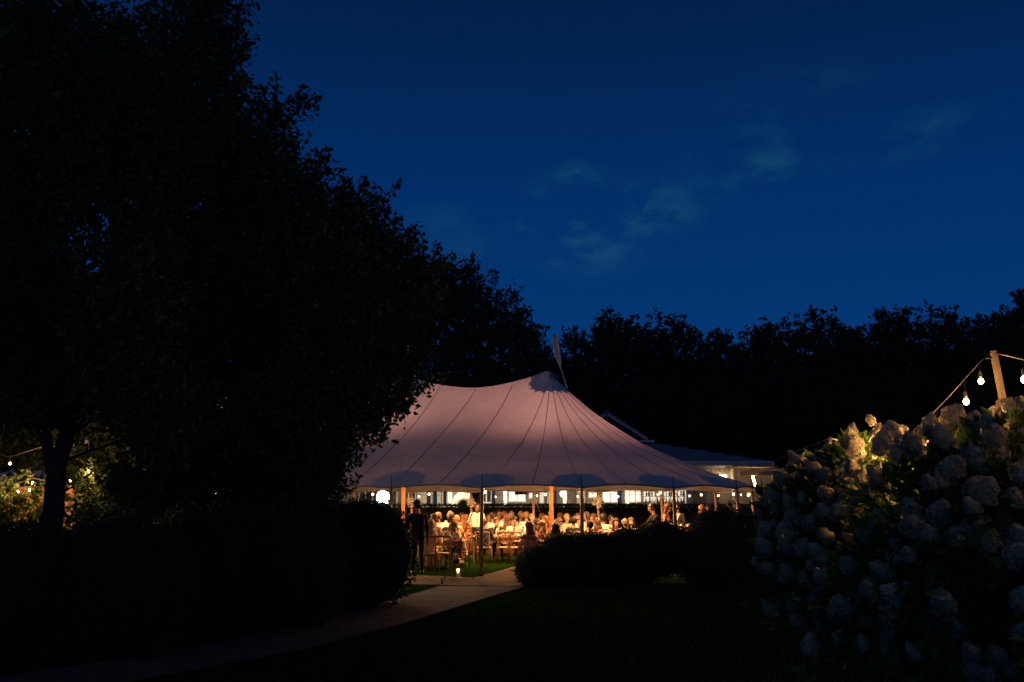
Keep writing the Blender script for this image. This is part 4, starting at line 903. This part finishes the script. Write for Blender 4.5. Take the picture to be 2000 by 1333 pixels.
# ================================================================== PEOPLE
def capsule(mb, a, b, ra, rb, n=10):
    a, b = Vector(a), Vector(b); d = (b-a); 
    if d.length < 1e-6: d = Vector((0, 0, 1e-3))
    u = d.normalized(); pts = []; rr = []
    for k in (0.15, .6, .92): pts.append(a-u*ra*(1-k*.999)*1.0); rr.append(ra*math.sqrt(max(1-(1-k)**2, .01)))
    pts.append(a); rr.append(ra); pts.append(b); rr.append(rb)
    for k in (.92, .6, .15): pts.append(b+u*rb*(1-k*.999)); rr.append(rb*math.sqrt(max(1-(1-k)**2, .01)))
    mb.tube(pts, rr, n)
HAIRM = {}
class Body:
    """a pose made of tapered limbs, remeshed into one skin"""
    def __init__(s, name, sex='m', sit=True, lean=.10, arms=('table', 'table'), yaw=0, nod=0, skirt=False, stride=0.0):
        s.name = name; P = []; f = sex == 'f'
        sh = .155 if f else .185; hz = .53 if sit else .93
        V3 = lambda x, y, z: Vector((x, y, z))
        pel = V3(0, .02, hz); TL = .47 if f else .50
        up = V3(0, -math.sin(lean), math.cos(lean)); ch = pel + up*TL*.62; sn = pel + up*TL; nk = sn + V3(0, -.02-.03*lean, .075)
        s.tags = []
        def cap(tg, a, b, ra, rb): P.append((tg, Vector(a), Vector(b), ra, rb))
        # torso: several side by side capsules give a flat, broad trunk
        hw = .105 if f else .095
        cap('bottom', pel+V3(-hw*.8, 0, -.02), pel+V3(hw*.8, 0, -.02), .115, .115)
        for q in (-1, 1):
            cap('top', pel+V3(q*.06, 0, .06), ch+V3(q*.075, 0, 0), .098 if f else .112, .100 if f else .118)
            cap('top', ch+V3(q*.07, 0, 0), sn+V3(q*(sh-.075), .01, -.05), .102 if f else .118, .068)
        cap('top', ch+V3(0, -.03, -.02), sn+V3(0, -.01, -.07), .10, .085)
        if f:
            for q in (-1, 1): cap('top', ch+V3(q*.065, -.075, .02), ch+V3(q*.062, -.085, .01), .060, .055)
        cap('top', sn+V3(-sh+.03, .01, -.045), sn+V3(sh-.03, .01, -.045), .062, .062)
        cap('skin', sn+V3(0, 0, -.02), nk+V3(0, -.008, .02), .056 if f else .062, .052 if f else .058)
        # head
        Rh = Matrix.Rotation(R(yaw), 3, 'Z') @ Matrix.Rotation(R(nod), 3, 'X')
        hc = nk + V3(0, -.015, .045) + Rh @ V3(0, -.012, .075); s.hc = hc; s.Rh = Rh; k = .96 if f else 1.0
        H = lambda x, y, z: hc + Rh @ V3(x*k, y*k, z*k)
        cap('skin', H(0, .018, .030), H(0, -.010, .034), .088, .084); cap('skin', H(0, -.035, -.01), H(0, -.045, -.055), .066, .046)
        cap('skin', H(-.025, -.06, -.088), H(.025, -.06, -.088), .026, .026)
        cap('skin', H(0, -.098, .012), H(0, -.112, -.022), .010, .017)
        for q in (-1, 1):
            cap('skin', H(q*.088, .005, .012), H(q*.086, .008, -.022), .016, .012); cap('skin', H(q*.045, -.072, -.025), H(q*.03, -.075, -.04), .024, .022)
        cap('skin', H(-.03, -.086, .038), H(.03, -.086, .038), .014, .014)
        s.eyes = [H(q*.033, -.094, .016) for q in (-1, 1)]; s.mouth = [H(x, -.098, -.058) for x in (-.015, 0, .015)]
        # arms
        for q, arm in ((-1, arms[0]), (1, arms[1])):
            S_ = sn + V3(q*sh, .012, -.05); ur = .046 if f else .054
            if arm == 'table': E = S_+V3(q*.07, -.13, -.25); Wr = V3(q*.10, E.y-.22, .80); hd = V3(-q*.5, -.8, -.05)
            elif arm == 'lap': E = S_+V3(q*.07, -.03, -.27); Wr = V3(q*.10, E.y-.22, .66); hd = V3(-q*.45, -.85, -.2)
            elif arm == 'chin': E = V3(q*.13, S_.y-.24, .81); Wr = hc+V3(q*.055, -.13, -.16); hd = V3(-q*.25, .15, .9)
            elif arm == 'gesture': E = S_+V3(q*.12, -.15, -.21); Wr = E+V3(-q*.02, -.17, .15); hd = V3(-q*.1, -.4, .9)
            elif arm == 'hang': E = S_+V3(q*.055, .02, -.28); Wr = E+V3(q*.015, -.06, -.25); hd = V3(0, -.15, -1)
            elif arm == 'reach': E = S_+V3(q*.05, -.17, -.22); Wr = E+V3(-q*.03, -.22, -.09); hd = V3(-q*.15, -.9, -.35)
            elif arm == 'back': E = S_+V3(q*.09, .08, -.27); Wr = E+V3(-q*.17, .07, -.16); hd = V3(-q*.9, .1, -.3)
            elif arm == 'front': E = S_+V3(q*.09, -.03, -.27); Wr = E+V3(-q*.11, -.19, .02); hd = V3(-q*.8, -.5, .1)
            cap('sleeve', S_, E, ur+.006, ur*.86); cap('fore', E, Wr, ur*.82, .029 if f else .033)
            hd.normalize(); side = hd.cross(V3(0, 0, 1)); side = V3(1, 0, 0) if side.length < .1 else side.normalized(); nrm = side.cross(hd)
            pm = Wr+hd*.055
            for z in (-.018, .018): cap('skin', Wr+hd*.015+side*z*.8, pm+hd*.025+side*z, .017, .018)
            for i_, (o_, L1) in enumerate(((-.033, .058), (-.011, .072), (.011, .068), (.033, .05))):
                a = pm+hd*.035+side*o_; b = a+hd*L1*.55-nrm*.012; c = b+hd*L1*.4-nrm*.026; cap('skin', a, b, .0095, .009); cap('skin', b, c, .009, .0085)
            a = Wr+hd*.03+side*.03*(-q); b = a+hd*.03+side*.03*(-q); cap('skin', a, b, .012, .0105); cap('skin', b, b+hd*.03, .0105, .009)
        # legs
        for q in (-1, 1):
            hp = pel+V3(q*.09, 0, -.02)
            if sit:
                kn = V3(q*.12, -.43, .50); an = V3(q*.13, -.38-.10*(q > 0)+.02, .09)
                cap('bottom', hp, kn, .086, .062); cap('calf', kn, an, .060, .040)
            else:
                kn = V3(q*.095, -.02-q*stride*.5, .50); an = V3(q*.10, .03-q*stride, .085)
                cap('bottom', hp, kn, .088, .064); cap('calf', kn, an, .062, .043)
            cap('shoe', an+V3(0, .025, -.045), an+V3(q*.015, -.16, -.058), .042, .033)
        if skirt:
            if sit:
                for z in (-.05, .05): cap('bottom', pel+V3(z, -.05, -.02), V3(z*1.6, -.42, .50), .10, .075)
                for z in (-.10, 0, .10): cap('calf', V3(z, -.42, .48), V3(z*1.4, -.40, .16), .075, .09)
            else:
                for z in (-.08, 0, .08): cap('bottom', pel+V3(z*.6, 0, .0), V3(z*1.7, 0, .20), .11, .13)
        s.P = P; s.pel = pel; s.sn = sn; s.ch = ch; s.lean = lean
        mb = MB()
        for tg, a, b, ra, rb in P: capsule(mb, a, b, ra, rb, 10)
        me = mb.mesh(name+'_raw'); ob = bpy.data.objects.new(name+'_raw', me); COL.objects.link(ob)
        md = ob.modifiers.new('r', 'REMESH'); md.mode = 'VOXEL'; md.voxel_size = .0115; md.use_smooth_shade = True
        sm = ob.modifiers.new('s', 'SMOOTH'); sm.factor = .5; sm.iterations = 2
        dg = bpy.context.evaluated_depsgraph_get(); s.me = bpy.data.meshes.new_from_object(ob.evaluated_get(dg)); s.me.name = name
        bpy.data.objects.remove(ob); bpy.data.meshes.remove(me)
        s.top = max(v.co.z for v in s.me.vertices); s.paint()
    def paint(s):
        me = s.me; n = len(me.polygons); c = np.empty(n*3); me.polygons.foreach_get('center', c); c = c.reshape(-1, 3)
        best = np.full(n, 9.0); idx = np.zeros(n, np.int32); T = {'skin': 0, 'top': 1, 'bottom': 2, 'shoe': 3, 'sleeve': 4, 'fore': 5, 'calf': 9}
        for tg, a, b, ra, rb in s.P:
            A = np.array(a); d = np.array(b)-A; L2 = max(d@d, 1e-9); t = np.clip((c-A)@d/L2, 0, 1)
            dist = np.linalg.norm(c-A-t[:, None]*d, axis=1)-(ra+(rb-ra)*t); k = dist < best; best[k] = dist[k]; idx[k] = T[tg]
        for e in s.eyes: idx[(np.linalg.norm(c-np.array(e), axis=1) < .0135)] = 7
        for e in s.mouth: idx[(np.linalg.norm(c-np.array(e), axis=1) < .0125)] = 8
        # shirt front and tie below the throat
        rel = c-np.array(s.sn); up = np.array([0, -math.sin(s.lean), math.cos(s.lean)]); h = rel@up
        front = (idx == 1) & (rel[:, 1]-(-h*0.0) < -.02+h*math.tan(s.lean)*0 - 0.0) & (c[:, 1] < s.sn.y + (-h)*math.sin(s.lean) - .03)
        vee = front & (np.abs(c[:, 0]) < .018+.075*np.clip((h+.30)/.30, 0, 1)) & (h > -.30)
        idx[vee] = 6; idx[vee & (np.abs(c[:, 0]) < .019)] = 10
        me.polygons.foreach_set('material_index', idx); 
        for k in range(11): me.materials.append(None)
        me.shade_smooth()

def hair_mesh(body, kind, seed=0):
    key = (body.name, kind)
    if key in HAIRM: return HAIRM[key]
    rg = np.random.default_rng(hash(kind) % 97 + seed); hc, Rh = body.hc, body.Rh; mb = MB(); nu, nv = 26, 18
    V = []; F = []
    lo = {'short': -.035, 'bald': -.03, 'long': -.10, 'bun': -.05, 'curly': -.04}[kind]
    for j in range(nv+1):
        th = math.pi*.74*j/nv
        for i in range(nu):
            ph = 2*math.pi*i/nu; d = Vector((math.sin(th)*math.cos(ph), math.sin(th)*math.sin(ph), math.cos(th)))
            r = .111 + .006*math.sin(7*ph+3*th+seed) + .004*rg.normal()
            if kind == 'curly': r += .016 + .010*math.sin(11*ph)*math.sin(9*th)
            if kind == 'long': r += .010
            p = Vector((d.x*r*.93, d.y*r*1.04+.008, d.z*r+.040 - (.06*max(d.y, 0) if d.z < 0 else 0)))
            if kind == 'bald':                                     # a fringe only: the crown sinks under the scalp
                if d.z > .35: p *= .80
            if d.y < -.35 and d.z < .40 - .2*abs(d.x):            # keep the face free
                p = Vector((p.x*.86, p.y*.72, p.z))
            V.append(p)
    for j in range(nv):
        for i in range(nu): F.append((j*nu+i, (j+1)*nu+i, (j+1)*nu+(i+1) % nu, j*nu+(i+1) % nu))
    mb.add([hc + Rh @ p for p in V], F)
    if kind == 'long':                                             # a mane down the back in several locks
        for q in range(9):
            x = -.085+.17*q/8; yb = .085-.35*abs(x); L_ = .40+.05*math.sin(3*q+seed)
            a = hc + Rh @ Vector((x*.9, yb*.8, .02)); b = hc + Rh @ Vector((x*1.15, yb+.025, -.13)); c = hc+Vector((x*1.15+Rh[0][1]*.10, max(Rh[1][1], .3)*.12+body.lean*.10, -.14-L_*.5)); d = c+Vector((.015*math.sin(q*2), body.lean*.12, -L_*.42))
            mb.tube([a, b, c, d], [.034, .037, .034, .010], 8)
    if kind == 'bun': mb.ell(hc + Rh @ Vector((0, .115, .055)), (.05, .048, .05), 12, 8, fn=lambda d: 1+.06*math.sin(9*d.x+5*d.z))
    me = mb.mesh('hair', True); me.materials.append(None); HAIRM[key] = me; return me
skins = [mat('skin_a', (.38, .215, .145), .55), mat('skin_b', (.31, .165, .105), .55), mat('skin_c', (.42, .26, .185), .55)]
HC = {'blond': mat('hair_blond', (.24, .145, .055), .5, var=.2, scale=30), 'brown': mat('hair_brown', (.075, .036, .018), .5, var=.3, scale=30), 'dark': mat('hair_dark', (.013, .010, .008), .45), 'red': mat('hair_auburn', (.16, .055, .022), .5, var=.3, scale=30), 'grey': mat('hair_grey', (.20, .175, .15), .6, var=.15, scale=30)}
CL = {'white': mat('cloth_white', (.74, .71, .66), .85, var=.05), 'cream': mat('cloth_cream', (.60, .53, .42), .85, var=.3, scale=30), 'suit': mat('cloth_suit', (.016, .017, .022), .8), 'black': mat('cloth_black', (.010, .010, .011), .85), 'grey': mat('cloth_grey', (.10, .095, .09), .85), 'orange': mat('cloth_orange', (.55, .20, .075), .8, var=.12), 'floral': mat('cloth_floral', (.30, .20, .19), .85, var=.9, scale=22), 'peach': mat('cloth_peach', (.62, .36, .22), .8, var=.12), 'rust': mat('cloth_rust', (.30, .09, .045), .8, var=.35, scale=24), 'navy': mat('cloth_navy', (.02, .025, .05), .85), 'trouser': mat('cloth_trouser', (.05, .046, .044), .85), 'shoe': mat('shoe_black', (.012, .010, .009), .4), 'brownshirt': mat('cloth_taupe', (.15, .11, .085), .85)}
M_eye = mat('eye_dark', (.02, .014, .01), .3); M_lip = mat('lip', (.34, .12, .09), .5)
B = {}
B['m_table'] = Body('m_table'); B['m_left'] = Body('m_left', yaw=-50, arms=('lap', 'table')); B['m_right'] = Body('m_right', yaw=42, arms=('table', 'lap')); B['m_down'] = Body('m_down', nod=24, lean=.2)
B['m_chin'] = Body('m_chin', lean=.30, arms=('chin', 'table'), nod=6, yaw=8); B['m_lean'] = Body('m_lean', lean=.36, arms=('table', 'chin'), nod=12)
B['f_table'] = Body('f_table', 'f', skirt=True); B['f_left'] = Body('f_left', 'f', yaw=-48, arms=('table', 'lap'), skirt=True); B['f_right'] = Body('f_right', 'f', yaw=40, arms=('gesture', 'lap'), skirt=True); B['f_chin'] = Body('f_chin', 'f', lean=.26, arms=('chin', 'gesture'), skirt=True)
B['s_server'] = Body('s_server', sit=False, lean=.05, arms=('hang', 'reach'), nod=10, yaw=12, stride=.04); B['s_waiter'] = Body('s_waiter', sit=False, lean=.0, arms=('back', 'back'), nod=8); B['s_pour'] = Body('s_pour', sit=False, lean=.30, arms=('reach', 'reach'), nod=18)
B['s_woman'] = Body('s_woman', 'f', False, .0, ('front', 'hang'), yaw=10, skirt=True); B['s_man'] = Body('s_man', sit=False, lean=.0, arms=('hang', 'front'), yaw=-20)
def person(px, topy, Y, pose, face, hair, hcol, top, bottom, label, skin=0, bare=False, shirt=None, tie=None, seat=True, sleeves=None):
    b = B[pose]; X = XY(px, Y); z = at(px, topy, Y).z; s = min(max(z/(b.top+.012), .92), 1.08); sit = b.pel.z < .7; a = R(face)
    # the head, not the hip, stands at px
    off = Matrix.Rotation(a, 3, 'Z') @ Vector((b.hc.x, b.hc.y*.8, 0)); gx, gy = X-off.x*s, Y-off.y*s*.5
    t = thing('person', label, 'person', (gx, gy, 0), a); t.scale = (s, s, s)
    o = link('body', b.me, None, t); sk = skins[skin % 3]; tp, bt_ = CL[top], CL[bottom]
    dress = b.name.startswith(('f_', 's_woman'))
    short = dress and bare
    ms = [sk, tp, bt_, CL['shoe'], sk if short else (CL[sleeves] if sleeves else tp), sk if (dress or skin == 9) else tp, CL[shirt] if shirt else tp, M_eye, M_lip, (bt_ if not dress else bt_), CL[tie] if tie else (CL[shirt] if shirt else tp)]
    for k, m in enumerate(ms): o.material_slots[k].link = 'OBJECT'; o.material_slots[k].material = m
    h = link('hair', hair_mesh(b, hair), None, t); h.material_slots[0].link = 'OBJECT'; h.material_slots[0].material = HC[hcol]
    if sit and seat:
        d = Matrix.Rotation(a, 3, 'Z') @ Vector((0, .0, 0)); chair(gx+d.x, gy+d.y, a, ('cross-back chair under the ' + label)[:140])
    return t
G_ = person
G_(841, 1018, 26.15, 'f_right', 172, 'long', 'blond', 'peach', 'peach', 'blond long-haired woman, bare-shouldered, turned from camera beside server', 2, True)
G_(849, 1005, 27.9, 'f_left', -45, 'bun', 'brown', 'cream', 'cream', 'woman with brown updo gazing up at the server', 0, True)
G_(856, 1002, 33.6, 'm_left', -30, 'short', 'blond', 'white', 'trouser', 'fair-haired guest in white behind the woman with updo', 0)
G_(880, 998, 34.6, 'm_left', -20, 'bald', 'grey', 'white', 'trouser', 'grey-fringed man in white shirt behind the bearded suit wearer', 1)
G_(882, 1007, 28.2, 'm_right', 25, 'short', 'dark', 'suit', 'suit', 'dark-haired man in suit at the flowers, looking aside', 1, shirt='white', tie='navy')
G_(892, 1008, 31.2, 'f_table', 160, 'short', 'blond', 'peach', 'peach', 'short-haired blond woman behind the balding patterned-shirt man', 2)
G_(889, 1017, 27.0, 'm_lean', -72, 'bald', 'brown', 'cream', 'grey', 'balding man in patterned cream shirt, hand at his face', 1)
G_(911, 1007, 34.9, 'f_table', 178, 'long', 'red', 'orange', 'orange', 'auburn long-haired woman in orange dress seen from behind', 2, True)
G_(903, 1003, 36.6, 'f_right', 10, 'bun', 'brown', 'peach', 'peach', 'woman with brown updo facing the woman in orange dress', 0, True)
G_(946, 1013, 29.45, 'm_table', 172, 'bald', 'brown', 'suit', 'suit', 'balding man in dark suit seen from behind at brown pole', 1)
G_(970, 1011, 31.1, 'm_chin', 10, 'short', 'brown', 'suit', 'suit', 'smiling man in open dark suit, hand at chin', 1, shirt='white')
G_(1004, 1009, 31.1, 'm_down', -4, 'short', 'dark', 'white', 'trouser', 'dark-haired man in white shirt and tie looking down', 0, tie='navy')
G_(975, 996, 36.6, 'm_table', 4, 'short', 'dark', 'white', 'trouser', 'broad man in white shirt facing over, beneath the window', 1)
G_(963, 1002, 33.4, 'm_table', 185, 'short', 'dark', 'white', 'trouser', 'black-haired man in white shirt seen from behind', 1)
G_(955, 1005, 36.6, 'f_table', 8, 'bun', 'brown', 'peach', 'peach', 'woman in blush top facing the black-haired man', 0, True)
G_(985, 1000, 35.0, 'm_table', 178, 'short', 'brown', 'white', 'trouser', 'brown-haired man in white shirt, back turned, by the hedge', 1)
G_(991, 1007, 32.4, 'f_table', 184, 'long', 'brown', 'rust', 'rust', 'woman with very long dark auburn hair, back turned', 0, True)
G_(999, 1000, 36.6, 'm_table', 0, 'short', 'grey', 'cream', 'trouser', 'grey-haired man in cream shirt beside the hedge', 2)
G_(1018, 1000, 36.6, 'm_right', -8, 'short', 'blond', 'brownshirt', 'trouser', 'fair-haired man in taupe jacket beneath the hanging screen', 1)
G_(1028, 1001, 35.0, 'm_table', 180, 'short', 'blond', 'white', 'trouser', 'blond man in white shirt seen from behind by the screen', 2)
G_(1039, 1005, 34.0, 'm_table', 2, 'short', 'grey', 'white', 'trouser', 'older man in white shirt facing over, at slim pole', 2)
G_(1033, 1021, 25.55, 'f_right', 176, 'long', 'red', 'floral', 'floral', 'red long-haired woman in floral dress on the front chair', 2, True)
G_(1049, 1015, 29.5, 'f_table', 182, 'long', 'dark', 'black', 'black', 'woman with long black hair left of the patterned-dress blond', 0, True)
G_(1059, 1004, 35.0, 'm_left', 178, 'short', 'brown', 'white', 'trouser', 'brown-haired man in white shirt touching the middle pole', 1)
G_(1076, 997, 36.4, 'm_table', 14, 'bald', 'grey', 'white', 'trouser', 'tall bald man in white shirt right of the middle pole', 2)
G_(1065, 1010, 31.1, 'f_left', -6, 'long', 'red', 'rust', 'rust', 'auburn woman in rust dress facing over near middle pole', 2, True)
G_(1076, 1008, 32.4, 'm_table', 182, 'short', 'dark', 'suit', 'suit', 'dark-haired man in dark suit seen from behind, middle pole', 1)
G_(1058, 1019, 27.45, 'f_chin', 0, 'long', 'blond', 'rust', 'rust', 'blond woman in patterned rust dress, hands at her face', 2)
G_(1094, 1003, 35.4, 'm_table', 175, 'short', 'brown', 'brownshirt', 'trouser', 'man in taupe jacket seen from behind near the globe lamp', 1)
G_(1092, 1014, 29.5, 'f_left', 176, 'long', 'brown', 'cream', 'cream', 'brown long-haired woman in cream, back turned, front bushes', 2, True)
G_(1085, 1024, 25.5, 'f_table', 186, 'long', 'dark', 'black', 'black', 'dark long-haired woman in black just behind flat bush', 0)
G_(1107, 1005, 34.0, 'f_right', -20, 'short', 'blond', 'peach', 'peach', 'short-haired blond woman in peach facing over', 2, True)
G_(1120, 1010, 29.6, 'm_table', 180, 'short', 'dark', 'suit', 'suit', 'black-haired man in dark suit left of the dark front pole', 1)
G_(1128, 1004, 34.0, 'm_table', 5, 'short', 'brown', 'cream', 'trouser', 'ruddy man in cream shirt behind the dark front pole', 1)
G_(1132, 1013, 31.1, 'f_table', -6, 'bun', 'brown', 'peach', 'peach', 'woman with updo half hidden by the dark front pole', 0, True)
G_(1145, 1001, 35.0, 'm_left', -40, 'short', 'grey', 'white', 'trouser', 'grey-haired man in white shirt in profile, right of front pole', 2)
G_(1159, 1005, 33.9, 'f_left', -22, 'long', 'brown', 'white', 'white', 'brown-haired woman in white top turned in profile', 0, True)
G_(1152, 1018, 27.6, 'f_table', 180, 'short', 'dark', 'black', 'black', 'black-haired guest in black right of the dark front pole', 0)
G_(1166, 1014, 29.5, 'f_right', 150, 'long', 'brown', 'orange', 'orange', 'long-haired woman in orange below the flower ball', 2, True)
G_(1178, 1005, 32.4, 'm_table', 178, 'curly', 'dark', 'white', 'trouser', 'curly-haired man in white shirt seen from behind', 1)
G_(1193, 1007, 33.9, 'm_right', 0, 'short', 'dark', 'white', 'trouser', 'short-haired man in white looking along the table, bushes', 1)
G_(1203, 1014, 31.1, 'f_table', -8, 'long', 'dark', 'rust', 'rust', 'dark-haired woman in rust facing over above domed bush', 0, True)
G_(1220, 1013, 29.5, 'm_table', 178, 'bald', 'grey', 'suit', 'suit', 'bald man in dark suit, back turned, above domed bush', 1)
G_(1232, 1013, 31.1, 'f_table', -8, 'long', 'brown', 'white', 'white', 'smiling brown-haired woman, last at the table by domed bush', 2, True)
sv = G(826, 1121)
G_(815, 978, sv.y, 's_server', 205, 'short', 'dark', 'black', 'black', 'server in black shirt and trousers standing, back turned, at path', 1)
waiter = G_(932, 983, 33.3, 's_waiter', 4, 'short', 'dark', 'white', 'black', 'standing waiter in white shirt with black bow tie', 1)
G_(1275, 985, 30.2, 's_pour', -78, 'short', 'dark', 'black', 'black', 'server in dark shirt bending forward over a table', 1)
G_(1304, 985, 31.0, 's_woman', 60, 'long', 'brown', 'orange', 'orange', 'standing woman with long brown hair and orange top', 2, True)
G_(1323, 984, 31.6, 's_man', -50, 'short', 'dark', 'suit', 'suit', 'standing man in dark suit facing the woman in orange top', 1, shirt='white')
G_(1371, 988, 29.6, 's_woman', 170, 'long', 'blond', 'peach', 'peach', 'standing blond woman behind the tallest dark bush', 2, True)
G_(1384, 986, 30.0, 's_man', -40, 'short', 'dark', 'suit', 'suit', 'standing dark-haired man beside the blond woman', 1, shirt='white')
G_(1437, 983, 31.2, 's_man', 30, 'short', 'dark', 'black', 'black', 'standing man in black at the tent corner by hydrangea', 1)
MB().add([(-.06, 0, .03), (-.06, 0, -.03), (0, -.005, .01), (0, -.005, -.01), (.06, 0, .03), (.06, 0, -.03)] + [(-.06, .02, .03), (-.06, .02, -.03), (0, .02, .01), (0, .02, -.01), (.06, .02, .03), (.06, .02, -.03)], [(0, 1, 3, 2), (2, 3, 5, 4), (0, 2, 8, 6), (2, 4, 10, 8), (1, 7, 9, 3), (3, 9, 11, 5), (0, 6, 7, 1), (4, 5, 11, 10), (6, 8, 9, 7), (8, 10, 11, 9)]).build('bow_tie', CL['black'], waiter).location = B['s_waiter'].sn + Vector((0, -.085, .025))
chair(XY(984, 29.45), 29.45, R(184), 'empty cross-back chair next to the balding man in suit')
chair(XY(1006, 29.45), 29.45, R(176), 'empty cross-back chair before the man looking down')
chair(XY(866, 26.1), 26.05, R(186), 'empty cross-back chair at the left table behind the lantern')
